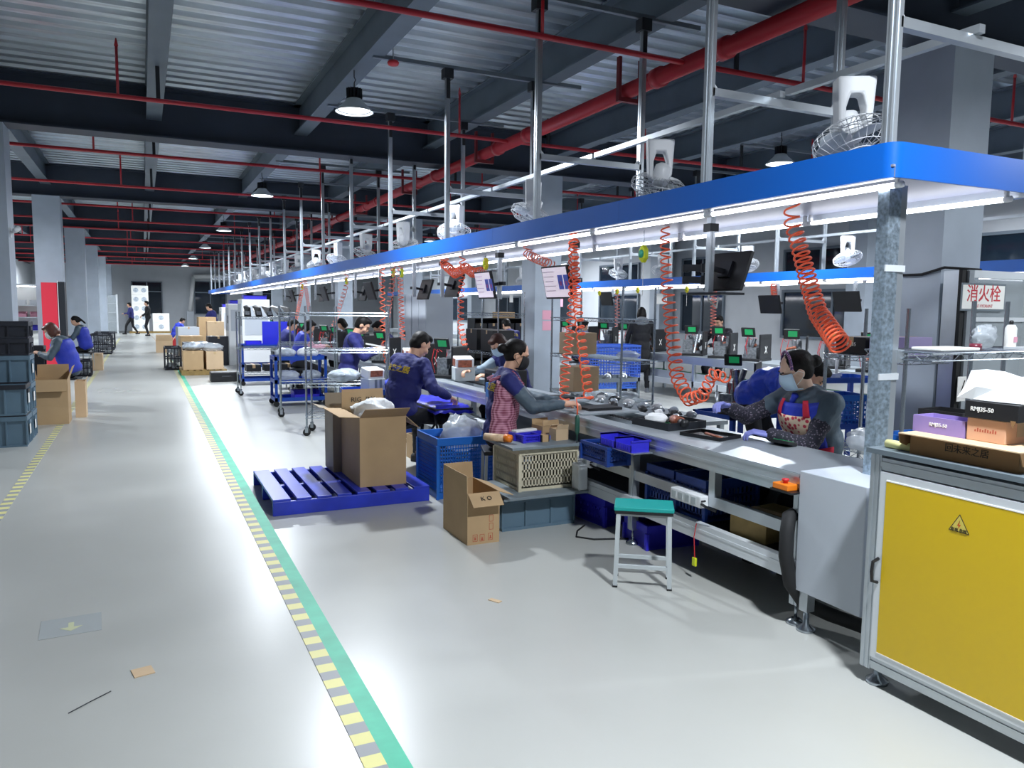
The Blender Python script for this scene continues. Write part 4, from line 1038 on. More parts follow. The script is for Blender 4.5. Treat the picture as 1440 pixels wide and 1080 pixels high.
    if hair == 'bun': hm.ell(H(0, -.035, .04), (.084*hs, .09*hs, .085*hs), Rh).ell(H(.01, -.135, .0), (.045*hs, .042*hs, .042*hs), Rh)
    if hair == 'bob':
        for k in (-1, 1): hm.ell(H(k*.07, -.015, -.035), (.026*hs, .06*hs, .085*hs), Rh)
        hm.ell(H(0, .055, .085), (.06*hs, .04*hs, .03*hs), Rh); hm.ell(H(0, -.07, -.05), (.075*hs, .04*hs, .07*hs), Rh)
    if hair == 'short': hm.ell(H(0, .03, .09), (.066*hs, .055*hs, .036*hs), Rh)
    if hair == 'tail':
        for k in range(5): hm.ell(H(0, -.11-.012*k, .03-.045*k), (.028*hs, .028*hs, .04*hs), Rh)
    ho = bpy.data.objects.new('hair', bpy.data.meshes.new('hair')); COL.objects.link(ho); ho.parent = t; PENDING.append((ho, [(hm, .009 if lod == 2 else vox*.9, 2)], hairm, .004))
    # ---- face
    if lod:
        for k in (-1, 1):
            e = MB().ell(H(k*.032, .088, .004), (.013*hs, .006*hs, .0055*hs), Rh, 10, 6).build('eye', 'hair', t, True)
            MB().ell(H(k*.033, .088, .026), (.018*hs, .006*hs, .004*hs), Rh, 10, 6).build('eyebrow', hairm, t, True)
        if not mask: MB().ell(H(0, .094, -.062), (.022*hs, .007*hs, .006*hs), Rh, 10, 6).build('mouth', mat('lip', '#B5706A', .5), t, True)
    if mask:
        m = MB(); rows = []
        for i in range(9):
            v = i/8; row = []
            for q in range(13):
                a = (q/12-.5)*2.5; z = .012-.122*v; bulge = math.sin(PI*min(1, v*1.05+.02))
                rr = .080+.016*bulge*math.cos(a*.6); row.append(H(rr*math.sin(a)*.93, .022+rr*math.cos(a)*1.02*(1-.25*(v-.5)**2) - (.03 if v > .9 else 0), z))
            rows.append(row)
        m.sheet(rows); mo = m.build('face_mask', mask, t, True, solid=.003)
        for k in (-1, 1): MB().tube([H(k*.07, .045, -.0), H(k*.084, .01, .012), H(k*.09, -.018, -.01), H(k*.083, .0, -.04), H(k*.066, .04, -.07)], .002, 4).build('ear_loop', 'paper' if mask != 'mask_black' else mask, mo)
    def hit(o, d):
        best = 0
        for c, r, R in E:
            Ri = R.transposed(); q = Ri@(o-c); e = Ri@d
            q = Vector((q.x/r.x, q.y/r.y, q.z/r.z)); e = Vector((e.x/r.x, e.y/r.y, e.z/r.z))
            A = e.dot(e); B = 2*q.dot(e); C = q.dot(q)-1; D = B*B-4*A*C
            if D > 0: best = max(best, (-B+math.sqrt(D))/(2*A))
        return best
    def axis(v):                      # 0 hip .. 1 neck
        pts = (P0-Vector((0, 0, .05)), belly, chest, N); u = v*3; i = min(2, int(u)); return pts[i].lerp(pts[i+1], u-i)
    def shell(name, m, v0, v1, a0, a1, off=.014, nv=10, na=22, par=t, narrow=None):
        rows = []
        for i in range(nv+1):
            v = v0+(v1-v0)*i/nv; o = axis(v); row = []; nn = narrow(i/nv) if narrow else 1
            for q in range(na+1):
                a = (a0+(a1-a0)*q/na)*nn; d = R1@Vector((math.sin(a), math.cos(a), 0)); row.append(o+d*(hit(o, d)+off))
            rows.append(row)
        return MB().sheet(rows).build(name, m, par, True, solid=.004)
    F.shell = shell; F.axisf = axis; F.hit = hit; F.H = H; F.sh = sh; F.el = el
    if apron == 'wrap':
        ap = shell('apron', 'check_pink', -.02, .84, -2.2, 2.2)
        for k in (-1, 1): MB().tube([axis(.84)+R1@Vector((k*.1, .13, 0))*s, N+R1@Vector((k*.1, .03, .02))*s, N+R1@Vector((k*.1, -.07, -.04))*s, axis(.8)+R1@Vector((k*.1, -.15, 0))*s], .013, 6).build('strap', 'check_pink', ap)
    if apron == 'bib':
        ap = shell('apron', 'floral', .3, .78, -.75, .75)
        shell('apron_trim', 'apron_red', .0, .34, -1.3, 1.3, .018, par=ap)
        for k in (-1, 1): shell('strap', 'apron_red', .76, .99, k*.62-.11, k*.62+.11, .016, 6, 3, ap)
    if back_text:
        me = text_mesh(back_text, .07*s, 'jacket_lettering', .002, .0008); o = axis(.68)
        for v in me.vertices:
            oo = o+R1@Vector((v.co.x, 0, v.co.y)); d = R1@Vector((0, -1, 0)); co = oo+d*(hit(oo, d)+.013); v.co = co
        me.materials.clear(); obj('jacket_lettering', me, 'yellow_ink', jo)
    return F
def flush_people():
    tmp = []
    for o, parts, m, disp in PENDING:
        for b, vox, sm in parts:
            me = bpy.data.meshes.new('t'); me.from_pydata(b.v, [], b.f); q = bpy.data.objects.new('t', me); COL.objects.link(q)
            r = q.modifiers.new('r', 'REMESH'); r.mode = 'VOXEL'; r.voxel_size = vox
            k = q.modifiers.new('s', 'SMOOTH'); k.iterations = sm; k.factor = .5
            tmp.append(q)
    dg = bpy.context.evaluated_depsgraph_get(); dg.update(); i = 0
    for o, parts, m, disp in PENDING:
        bm = bmesh.new()
        for _ in parts:
            me = bpy.data.meshes.new_from_object(tmp[i].evaluated_get(dg)); bm.from_mesh(me); bpy.data.meshes.remove(me); i += 1
        bm.to_mesh(o.data); bm.free(); o.data.materials.append(MATS[m])
        for p in o.data.polygons: p.use_smooth = True
        if disp:
            tx = bpy.data.textures.get('folds') or bpy.data.textures.new('folds', 'CLOUDS'); tx.noise_scale = .11; tx.noise_depth = 2
            d = o.modifiers.new('folds', 'DISPLACE'); d.texture = tx; d.strength = disp*2; d.mid_level = .5; d.texture_coords = 'LOCAL'
    for q in tmp:
        me = q.data; bpy.data.objects.remove(q, do_unlink=True); bpy.data.meshes.remove(me)
    PENDING.clear()
def seat_stool(x, y, rz, h, label):
    t = thing('stool', label, 'stool', (x, y, 0), rz, 'workers stools')
    MB().box(-.16, .16, -.13, .13, h-.03, h).build('seat', 'dark_metal', t, bevel=.006)
    for sx in (-1, 1):
        for sy in (-1, 1): MB().bar((sx*.14, sy*.11, h-.03), (sx*.15, sy*.12, 0), .022).build('leg', 'grey_plastic', t)
    return t
def hands_at(loc, rz, L, R_):          # world targets -> local
    c, s = math.cos(-rz), math.sin(-rz); out = []
    for p in (L, R_):
        x, y = p[0]-loc[0], p[1]-loc[1]; out.append((c*x-s*y, s*x+c*y, p[2]))
    return out
A = math.radians
# the woman with the floral apron, on the far side of the line
L1 = (3.74, 3.40, 0); z1 = A(92)
F = person('woman in floral apron and pale blue mask working at the steel worktop', L1, z1, .58, 1.64, .28, 0, (.3, -.5), hands_at(L1, z1, (3.36, 3.42, .815), (3.24, 3.66, .96)), None, 'slate_cloth', 'sleeve_dots', hair='bun', mask='mask_blue', apron='bib', glove='glove_violet', skin='skin_pale', lod=2, fat=1.15)
F.shell('vest_front', 'royal', .25, .95, -1.15, 1.15, .006)
hb = MB().tube([F.H(.094*math.cos(a)*.95, .045-.03*abs(math.sin(a)), .035+.1*math.sin(a)) for a in [PI*k/14 for k in range(15)]], .009, 6).build('hairband', pattern('band_violet', 'blot', '#E8A8C8', '#4A3A70', 160, .6, width=.35), F.t, True)
MB().tube([F.H(-.05, .07, -.13), F.H(-.03, .095, -.17), F.H(.02, .09, -.2), F.H(.06, .06, -.16)], .022, 8).build('scarf', 'royal', F.t, True)
seat_stool(L1[0]+.02, L1[1], z1, .45, 'stool under the woman in the floral apron')
# bending worker in blue behind her
L2 = (4.75, 5.05, 0); z2 = A(-160)
person('worker in shiny blue jacket bent low beside the woman in floral apron', L2, z2, .80, 1.55, 1.4, 0, (.1, 0), [(-.22, .6, .5), (.25, .6, .5)], None, 'royal_shiny', hair='short', lod=1, fat=1.2)
# woman with checked apron on the aisle side
L3 = (2.5, 5.42, 0); z3 = A(-108)
F = person('woman in pink checked apron and black mask seated at the crate table', L3, z3, .57, 1.62, .18, 0, (.28, -.12), hands_at(L3, z3, (2.93, 5.25, .83), (2.87, 5.05, .83)), None, 'navy', 'slate_cloth', hair='bun', mask='mask_black', apron='wrap', lod=2, back_text='未来之居', elbow=(.25, -.35, -1))
seat_stool(L3[0], L3[1], z3, .455, 'stool under the woman in the pink checked apron')
# person opposite, hair brown
L4 = (3.78, 7.6, 0); z4 = A(95)
person('worker with brown hair and mask leaning over the line from its far side', L4, z4, .60, 1.64, .5, 0, (.45, .1), hands_at(L4, z4, (3.25, 7.3, .85), (3.15, 7.6, .88)), None, 'navy', 'glove_grey', hair='bob', hairm='hair_brown', mask='mask_blue', lod=1)
seat_stool(L4[0], L4[1], z4, .48, 'stool under the brown haired worker')
# man in navy with lettered back
L5 = (2.17, 6.95, 0); z5 = A(-62)
person('man in navy jacket with yellow lettering on his back seated by the pallet', L5, z5, .57, 1.72, .3, .08, (.5, -.35), hands_at(L5, z5, (2.62, 7.0, .72), (2.58, 6.72, .72)), [(-.2, .45, .07), (.25, .42, .07)], 'navy', hair='short', lod=2, back_text='未来之居', fat=1.12)
seat_stool(L5[0], L5[1], z5, .455, 'stool under the man with lettered back')
# man behind the wire rack
L6 = (2.45, 10.15, 0); z6 = A(-110)
person('man in navy jacket reading over the line behind the wire rack', L6, z6, .68, 1.7, .25, 0, (.5, 0), hands_at(L6, z6, (2.82, 10.25, .98), (2.80, 9.95, .98)), None, 'navy', hair='short', lod=1)
seat_stool(L6[0], L6[1], z6, .565, 'tall stool under the man behind the wire rack')
L7 = (3.85, 12.7, 0); z7 = A(80)
person('worker in navy on the far side of the line facing the wire rack', L7, z7, .60, 1.66, .35, 0, (.5, 0), hands_at(L7, z7, (3.3, 12.6, .9), (3.3, 12.9, .88)), None, 'navy', hair='short', lod=1)
seat_stool(L7[0], L7[1], z7, .48, 'stool under the worker facing the wire rack')
for (x, y, pz, rz, top, sl, hr, lab) in ((2.35, 14.9, .6, -80, 'navy', None, 'short', 'worker in navy seated beside the blue cart with violet bin'),
                                    (2.40, 13.6, .6, -95, 'royal', 'pink_cuff', 'bob', 'worker in blue and pink sleeves seated behind the wire racks'),
                                    (3.85, 15.6, .6, 95, 'grey_cloth', None, 'bob', 'grey clad worker across the line behind the wire racks')):
    l = (x, y, 0); r_ = A(rz); sx = 1 if x < 3 else -1
    person(lab, l, r_, pz, 1.64, .3, 0, (.4, 0), hands_at(l, r_, (x+sx*.45, y+.1*sx, .86), (x+sx*.45, y-.1*sx, .86)), None, top, sl, hair=hr, lod=0)
    seat_stool(x, y, r_, pz-.115, 'stool under the '+lab.replace('worker', 'person'))
# around the second line
L8 = (6.75, 14.0, 0)
person('worker in navy seen from behind at the black cabinets', L8, A(5), .62, 1.68, .4, 0, (.4, 0), [(-.25, .5, .8), (.25, .5, .8)], None, 'navy', hair='short', lod=1, back_text='未来之居')
seat_stool(6.75, 14.0, 0, .505, 'stool by the black cabinets')
L9 = (8.25, 13.9, 0); z9 = A(-70)
person('worker in navy seated at the second line beside the blue mesh trolley', L9, z9, .58, 1.66, .2, 0, (.35, 0), hands_at(L9, z9, (8.66, 14.1, .86), (8.66, 13.8, .86)), None, 'navy', hair='short', lod=1)
seat_stool(8.25, 13.9, z9, .465, 'stool beside the blue mesh trolley')
L10 = (8.72, 11.95, 0); z10 = A(-30)
F = person('person standing in long black hooded coat in front of the second line', (8.45, 11.95, 0), z10, .86, 1.62, .06, 0, (.35, 0), [(-.26, .3, .78), (.28, .3, .76)], [(-.14, -.02, .07), (.14, .08, .07)], 'black_cloth', hair='bob', lod=1, coat=1, fat=1.05, shoe='grey_cloth')
MB().ell(F.N+Vector((0, -.07, .0)), (.13, .08, .09)).build('hood', 'grey_cloth', F.t, True)
L11 = (10.05, 11.55, 0); z11 = A(110)
person('young man in dark patterned jacket across the second line', L11, z11, .70, 1.7, .2, 0, (.3, 0), hands_at(L11, z11, (9.62, 11.4, .9), (9.62, 11.75, .9)), None, pattern('dark_print', 'blot', '#5A5560', '#23232B', 30, .8, width=.3) and 'dark_print', hair='short', lod=1)
seat_stool(10.05, 11.55, z11, .585, 'tall stool across the second line')
# left bay workers
L13 = (-1.02, 13.3, 0); z13 = A(80)
F = person('woman with auburn hair in blue and grey jacket seated behind the open carton', L13, z13, .56, 1.62, .35, 0, (.45, 0), [(-.17, .36, .82), (.2, .34, .8)], None, 'slate_cloth', hair='bob', hairm='hair_auburn', mask='paper', lod=1, fat=1.2)
F.shell('vest', 'royal', -.02, .9, .9, 5.4, .01)
seat_stool(L13[0], L13[1], z13, .445, 'stool under the auburn haired woman')
L14 = (-1.22, 20.3, 0); z14 = A(75)
F = person('worker in blue vest with white stripe seated by the grey columns', L14, z14, .56, 1.62, .3, 0, (.4, 0), [(-.17, .36, .8), (.2, .34, .8)], None, 'slate_cloth', hair='tail', lod=0, fat=1.1)
F.shell('vest', 'royal', -.02, .9, .9, 5.4, .01)
seat_stool(L14[0], L14[1], z14, .445, 'stool under the worker in the blue vest')
person('worker in dark blue walking by the far wall', (-.55, 44.6, 0), A(75), .87, 1.7, .08, 0, (.2, 0), [(-.22, .28, 1.1), (.25, .25, 1.05)], [(-.12, .28, .08), (.12, -.28, .09)], 'navy', legs='black_cloth', hair='short', lod=0)
person('man in black standing in the aisle by the far wall', (.22, 42.6, 0), A(85), .93, 1.76, .03, 0, (.1, 0), [(-.15, .25, 1.02), (.15, .25, 1.0)], None, 'black_cloth', hair='short', lod=0)
person('worker in blue behind stacked cartons near the canopy end', (2.1, 27.0, 0), A(60), .87, 1.66, .2, 0, (.4, 0), [(-.2, .4, 1.0), (.2, .4, 1.0)], None, 'navy', hair='short', lod=0)
person('worker in bright blue crouching beside cartons in the aisle', (1.0, 30.2, 0), A(-60), .45, 1.6, .6, 0, (.3, 0), [(-.2, .45, .5), (.2, .45, .5)], [(-.14, .2, .07), (.14, .2, .07)], 'royal', hair='short', lod=0)
# ================================================================ things hanging under the first canopy
def hung_monitor(px, py_, X, face, content, label, z_post=None, tilt=.3, w=.46, h=.29):
    p = on_x(px, py_, X); t = monitor(label, (p.x, p.y, p.z), -PI/2 if face < 0 else PI/2, tilt, w, h, content)
    MB().box(-.02, .02, .15, .19, -.14, 2.17-p.z).box(-.024, .024, .165, .175, -.14, 2.17-p.z).build('drop_post', 'alu', t)
    MB().box(-.035, .035, .135, .205, 2.07-p.z, 2.12-p.z).build('post_bracket', 'clamp_dark', t)
    return t
hung_monitor(782, 397, 3.14, -1, True, 'monitor showing a pale page with two dark pictures', tilt=.22, w=.44, h=.28)
t = hung_monitor(1026, 382, 3.55, 1, False, 'black monitor seen from behind, hung beside the galvanised post', tilt=.35, w=.36, h=.27)
for z in (.02, -.06):
    MB().bar((.05, .17, z), (.22, .19, z+.01), .045).cyl((.05, .17, z-.03), (.05, .17, z+.03), .026, n=10).cyl((.22, .19, z-.02), (.22, .19, z+.03), .024, n=10).build('arm_joint', 'dark_metal', t)
MB().obox((.02, .1, -.15), (.34, .2, .015)).build('keyboard_tray', 'dark_metal', t)
MB().tube([(.0, .17, -.1), (.06, .12, -.19), (.0, .1, -.24), (-.06, .14, -.17)], .006, 6).build('cable', 'paper', t)
hung_monitor(681, 401, 3.14, -1, True, 'small bright monitor beside the bunch of orange hose', tilt=.22, w=.40, h=.28)
hung_monitor(640, 402, 3.5, 1, False, 'dark monitor on its arm next to the bunch of orange hose', tilt=.3)
for i, y in enumerate((10.0, 11.6, 13.2, 14.9, 16.6, 18.4, 20.5)):
    p = Vector((3.14 if i % 2 else 3.5, y, 1.80))
    t = monitor('dark monitor hung along the line above the wire racks', tuple(p), -PI/2 if i % 2 else PI/2, .3, .44, .28, False)
    MB().box(-.02, .02, .15, .19, -.1, 2.17-p.z).build('drop_post', 'alu', t)
for i, (px, y_) in enumerate(((1082, 428), (1190, 424), (852, 420))):
    p = on_x(px, y_, 9.15); t = monitor('monitor under the second canopy %s' % ('behind the sagging orange hose top', 'nearest the galvanised post', 'above the mesh trolley')[i], tuple(p), -PI/2, .25, .46, .3, False)
    MB().box(-.02, .02, .15, .19, -.1, 2.07-p.z).build('drop_post', 'alu', t)
def sign(px, y_, X, w, h, label, m='paper'):
    p = on_x(px, y_, X); t = thing('hanging_sign', label, 'sign', tuple(p), 0)
    MB().box(-.003, .003, -w/2, w/2, -h/2, h/2).build('card', m, t)
    MB().cyl((0, -w*.3, h/2), (0, -w*.3, (2.13 if X < 6 else 2.03)-p.z), .0015, n=4).build('cord', 'paper', t)
    MB().cyl((0, w*.3, h/2), (0, w*.3, (2.13 if X < 6 else 2.03)-p.z), .0015, n=4).build('cord', 'paper', t)
    return t
t = sign(930, 420, 9.0, .34, .2, 'white card sign hung under the second canopy near the hooded coat'); MB().box(-.005, -.003, -.15, -.06, -.07, .07).build('picture', 'film_grey', t)
sign(788, 424, 9.0, .25, .25, 'small pink card sign hung under the second canopy', 'pink_cuff')
sign(575+144, 420, 9.0, .2, .2, 'small white card sign hung beside the column', 'paper')

def Pz(px, y_, X): return on_x(px, y_, X)
def hose(label, pts, R, turns, m='hose_orange', wire=.0065, taper=None, tail=None):
    top = Vector(pts[0]); return coil(label, [Vector((top.x, top.y, 2.175 if top.x < 6 else 2.075))]+[Vector(p) for p in pts], R, turns, m, wire, taper, tail)
hose('orange coiled hose sagging toward the galvanised post', [Pz(1113, 310, 3.4), Pz(1125, 350, 3.4), Pz(1138, 400, 3.38), Pz(1150, 440, 3.36), Pz(1182, 486, 3.3)], lambda u: .042+.012*u, 27, taper=lambda u: u**.75)
hose('orange coiled hose hanging in a deep loop over the parts tray', [Pz(935, 345, 3.55), Pz(938, 400, 3.55), Pz(945, 470, 3.55), Pz(952, 530, 3.5), Pz(968, 562, 3.45), Pz(988, 556, 3.42), Pz(1003, 525, 3.4), Pz(1022, 532, 3.38)], lambda u: .03+.02*math.sin(PI*u), 34)
hose('orange coiled hose hanging to the hands of the woman in checked apron', [Pz(806, 345, 3.2), Pz(806, 420, 3.12), Pz(800, 480, 3.08), Pz(793, 540, 3.03), Pz(795, 572, 3.0)], .036, 26)
hose('orange coiled hose hanging to the screwdriver over the crate table', [Pz(808, 360, 3.25), Pz(812, 430, 3.1), Pz(820, 500, 3.0), Pz(828, 560, 2.9)], .034, 24, tail=[(2.81, 4.76, TB+.32), (2.80, 4.72, TB+.27), (2.80, 4.72, TB+.205)])
hose('bunch of orange coiled hose tied up under the canopy', [Pz(625, 372, 3.3), Pz(640, 385, 3.3), Pz(655, 376, 3.3), Pz(665, 384, 3.3), Pz(678, 382, 3.3)], .05, 26)
hose('orange coiled hose dropping from the tied up bunch', [Pz(650, 385, 3.35), Pz(648, 420, 3.35), Pz(648, 460, 3.32), Pz(655, 492, 3.3)], .034, 17)
hose('orange coiled hose stretched along the tubes behind the pale page monitor', [Pz(742, 358, 3.4), Pz(755, 364, 3.4), Pz(775, 372, 3.4)], .04, 10, 'hose_pink')
for i, (x0, y0, x1, y1, X) in enumerate(((553, 388, 540, 480, 3.2), (563, 392, 566, 478, 3.35), (487, 402, 463, 478, 3.2), (425, 408, 415, 455, 3.2), (430, 405, 436, 442, 3.4), (538, 470, 546, 520, 3.05))):
    a, b_ = Pz(x0, y0, X), Pz(x1, y1, X)
    hose('orange coiled hose hanging over the line behind the wire racks', [a, a.lerp(b_, .5), b_], .036, 18, 'hose_pink' if i % 2 == 0 else 'hose_orange')
for i, (x0, y0, x1, y1) in enumerate(((868, 405, 868, 476), (1003, 440, 1003, 470), (598, 415, 606, 420), (1088, 400, 1090, 428))):
    a, b_ = Pz(x0, y0, 9.3), Pz(x1, y1, 9.3)
    hose('orange coiled hose hanging over the second line', [a, b_], .05, 16, 'hose_pink' if i != 3 else 'hose_orange', .008)
def balancer(px, y_, X, label, m1='yellowgreen', m2='green_disc'):
    p = Pz(px, y_, X); zt = 2.13 if X < 6 else 2.03; t = thing('tool_balancer', label, 'tool balancer', tuple(p), 0, 'tool balancers hung from the canopies')
    hexa = [(0, .05*math.cos(PI/6+PI/3*k)*.8, .065*math.sin(PI/6+PI/3*k)) for k in range(6)]
    MB().prism([(-.02, y, z) for _, y, z in hexa], (.04, 0, 0)).build('housing', m1, t, bevel=.006)
    MB().cyl((-.026, 0, 0), (-.02, 0, 0), .03, n=16).build('disc', m2, t, True)
    MB().tube([(0, 0, .06), (0, .012, .075), (0, 0, .09), (0, 0, zt-p.z)], .004, 5).build('hook', 'chrome', t)
    MB().cyl((0, 0, -.3), (0, 0, -.06), .002, n=4).build('cord', 'paper', t)
balancer(905, 357, 3.3, 'yellow tool balancer with green disc hung beside the deep hose loop')
balancer(683, 371, 3.3, 'yellow tool balancer hung above the small bright monitor', 'yellow_plastic', 'yellowgreen')
for k, (x, y) in enumerate(((565, 384), (553, 383), (487, 395), (425, 403))): balancer(x, y, 3.3, 'yellow green tool balancer over the wire racks, %s from the bunched orange hose' % nth(k+1))
for k, (x, y) in enumerate(((966, 407), (897, 408), (868, 410), (843, 412))): balancer(x, y, 9.0, 'small yellow tool balancer under the second canopy, %s from the hydrant cabinet end' % nth(k+1), 'yellow_plastic', 'yellowgreen')

# ================================================================ things on the first line
def on_line(px, y_, z=TZ): p = on_z(px, y_, z); return (p.x, p.y, z)
t = thing('black_tray', 'shallow black tray on the steel worktop in front of the floral apron', 'tray', (3.17, 3.72, TZ), .25); open_box(MB(), .22, .3, .022, .004).build('tray', 'black_plastic', t)
o = MB().cyl((-.1, 0, .012), (.1, 0, .012), .009, n=10).build('roller', 'guts_copper', None, True); o.location = (3.15, 3.66, TZ+.004); o.rotation_euler = (0, 0, 1.4); tag(o, 'slim metal roller lying in the black tray', 'roller')
t = thing('parts_tray', 'dark tray of motor parts on the line beside the black tray', 'tray', (3.2, 4.18, TZ), .1); open_box(MB(), .34, .36, .05, .006).build('tray', 'dark_metal', t)
t = thing('motor_assembly', 'dark motor with copper windings in the tray of motor parts', 'motor', (3.2, 4.08, TZ+.006), 1.3)
MB().cyl((-.12, 0, .04), (-.05, 0, .04), .028, n=14).build('end_bell', 'black_plastic', t, True); MB().cyl((-.05, 0, .04), (.07, 0, .04), .034, n=14).build('winding', 'guts_copper', t, True); MB().cyl((.07, 0, .04), (.12, 0, .04), .022, n=14).build('gearbox', 'dark_metal', t, True)
blob('white crumpled foam wrap in the tray of motor parts', (3.14, 4.24, TZ+.006), (.08, .07, .04), 'foam_white', 'foam_wrap', 'wrap', seed=21)
t = thing('circuit_board', 'green circuit board leaning in the tray of motor parts', 'circuit board', (3.28, 4.28, TZ+.007), .4); MB().box(-.06, .06, -.04, .04, 0, .004).build('board', 'green_belt', t)
for k in range(5): MB().box(-.05+.022*k, -.036+.022*k, -.02, .02, .004, .012).build('chip', 'black_plastic', t)
t = thing('display_unit', 'black display module with green screen in front of the floral apron', 'display', (3.36, 3.3, TZ), 1.7); MB().obox((0, 0, .02), (.13, .09, .02), rotm('X', .2)).build('casing', 'black_plastic', t, bevel=.004); MB().obox((0, -.002, .0315), (.1, .06, .002), rotm('X', .2)).build('screen', 'green_screen', t)
t = thing('hand_tool', 'silver hand tool held up by the woman in floral apron', 'tool', (3.205, 3.71, .93), 0); MB().cyl((0, 0, 0), (.015, .02, .12), .014, .01, n=10).build('body', 'guts_metal', t, True); MB().cyl((.015, .02, .12), (.02, .027, .16), .004, n=8).build('bit', 'dark_metal', t)
for i, y in enumerate((5.02, 5.75)):
    t = thing('carrier_plate', 'steel carrier plate riding on the line %s' % ('next to the crate table' if i == 0 else 'behind the woman in checked apron'), 'plate', (3.17, y, TZ), 0)
    MB().box(-.27, .24, -.2, .2, 0, .015).build('plate', 'steel_plate', t, bevel=.002); MB().box(-.15, .15, -.1, .1, .015, .035).build('jig', 'black_plastic', t)
for i, (x, y, m_) in enumerate(((3.62, 4.72, 'film_grey'), (3.7, 4.95, 'guts_metal'), (3.6, 5.25, 'plastic_film'), (3.66, 5.6, 'guts_metal'), (3.62, 5.95, 'film_grey'))):
    pass
bench = thing('side_bench', 'grey side bench against the far side of the line', 'bench', (3.72, 5.3, 0), 0)
MB().box(-.24, .24, -.85, .85, .70, .73).build('top', 'steel_plate', bench)
for sx in (-1, 1):
    for sy in (-1, 1): MB().box(sx*.21-.02, sx*.21+.02, sy*.8-.02, sy*.8+.02, 0, .70).build('leg', 'alu', bench)
for i in range(18):
    x, y = 3.55+.3*((i*37) % 10)/10, 4.55+.085*i
    blob(['film wrapped part on the side bench', 'bright metal part on the side bench', 'black part on the side bench', 'white foam piece on the side bench'][i % 4], (x, y, .73), (.035+.012*(i % 3), .04, .028), ['film_grey', 'guts_metal', 'black_plastic', 'foam_white'][i % 4], ['wrapped_part', 'metal_part', 'black_part', 'foam_piece'][i % 4], 'part', seed=30+i, amp=.45, nu=10, nv=7, group='loose parts on the side bench')
def unit_on_line(x, y, rz, label, seed, disp=True, group='half built appliances'):
    t = thing('appliance', label, 'appliance', (x, y, TZ), rz, group); appliance(t, disp, seed=seed); t.scale = (1.2, 1.2, 1.2); return t
t = thing('boxed_appliance', 'black boxed appliance standing on the line front edge between the workers', 'appliance', (3.03, 6.42, TZ), 0)
MB().box(-.16, .15, -.14, .14, 0, .22).build('casing', 'black_plastic', t, bevel=.008); MB().box(-.163, -.16, -.11, -.05, .03, .19).build('label', mat('label_blue', '#7FA6D8', .5), t)
for k in range(6): MB().box(-.163, -.16, .02+.018*k, .028+.018*k, .04, .18).build('vent', 'dark_metal', t)
t = thing('blue_bracket', 'blue steel bracket on the line edge beside the black boxed appliance', 'bracket', (2.825, 6.35, .55), 0); MB().box(-.02, .02, -.03, .03, 0, .33).build('upright', mat('bracket_blue', '#3E7CC0', .4), t); MB().box(-.021, -.02, -.02, .02, .02, .2).build('plate', 'alu', t)
for i, (x, y) in enumerate(((3.12, 7.7), (3.1, 9.45))):
    t = thing('control_unit', 'pale grey control unit with dark window on the line, %s' % ('opposite the blue covered table' if i == 0 else 'behind the wire rack'), 'control unit', (x, y, TZ), -.2)
    MB().box(-.11, .11, -.11, .11, 0, .15).build('body', 'grey_plastic', t, bevel=.01); MB().obox((0, 0, .2), (.2, .2, .11), rotm('X', .12)).build('head', 'white_plastic', t, bevel=.01); MB().obox((-.102, 0, .2), (.006, .15, .075)).build('window', 'guts_copper', t); MB().obox((0, -.103, .19), (.15, .006, .075)).build('window', 'guts_copper', t)
for i, (x, y) in enumerate(((3.12, 8.1), (3.1, 8.75), (3.12, 10.6), (3.1, 11.5), (3.12, 12.3), (3.1, 13.3), (3.12, 14.3), (3.1, 15.3), (3.12, 16.4), (3.1, 17.6), (3.12, 19), (3.1, 20.5), (3.12, 22))):
    unit_on_line(x, y, -1.2 if i % 2 else -.9, 'half built appliance with green display on the aisle line, %s from the blue covered table' % nth(i+1), i, group='half built appliances on the aisle line')
t = thing('folding_table', 'low folding table with crumpled blue cover in front of the man with lettered back', 'table', (2.615, 7.15, 0), 0)
r = random.Random(3); rows = [[(-.2+.4*i/8, -.5+1.0*j/16, .63+r.uniform(-.012, .014)-(.06 if i in (0, 8) or j in (0, 16) else 0)) for j in range(17)] for i in range(9)]
MB().sheet(rows).build('cover', mat('cover_blue', '#2A2FC4', .35, bump=.4, bscale=20), t, True, solid=.006)
MB().box(-.19, .19, -.48, .48, .59, .612).build('top', 'dark_metal', t)
for sy in (-1, 1): MB().tube([(-.15, sy*.3, .6), (-.1, sy*.32, .35), (.12, sy*.36, 0.012)], .012, 8).tube([(.15, sy*.3, .6), (.1, sy*.32, .35), (-.12, sy*.36, 0.012)], .012, 8).build('leg', 'black_plastic', t)
carton('brown carton on the floor under the blue covered table', (2.6, 7.45, 0), 0, (.32, .3, .25), None)

# ================================================================ racks and carts on the aisle side
RAK = A(-20)
wire_rack('chrome wire rack on casters in front of the reading man', (2.25, 9.3, 0), RAK, (.98, .42, 1.56), (1.48, 1.04, .63, .25))
wire_rack('chrome wire rack on casters behind the front rack', (2.12, 11.15, 0), A(-8), (.8, .42, 1.56), (1.46, 1.04, .5))
wire_rack('chrome wire rack holding black housings on its top shelf', (1.95, 14.15, 0), 0, (.95, .5, 1.45), (1.36, .83, .4))
for i in range(5):
    t = thing('black_housing', 'bent black housing standing on the top shelf of the wire rack', 'housing', (1.62+.17*i, 14.1, 1.369), .2*i, 'black housings on the wire rack')
    MB().prism([(-.05, -.12, 0), (.05, -.12, 0), (.05, -.02, .16), (.02, .12, .2), (-.03, .12, .18), (-.05, .0, .1)], (.03, 0, 0)).build('shell', 'black_plastic', t, bevel=.01)
    MB().box(-.02, .05, -.1, -.05, .0, .09).build('bracket', 'guts_metal', t)
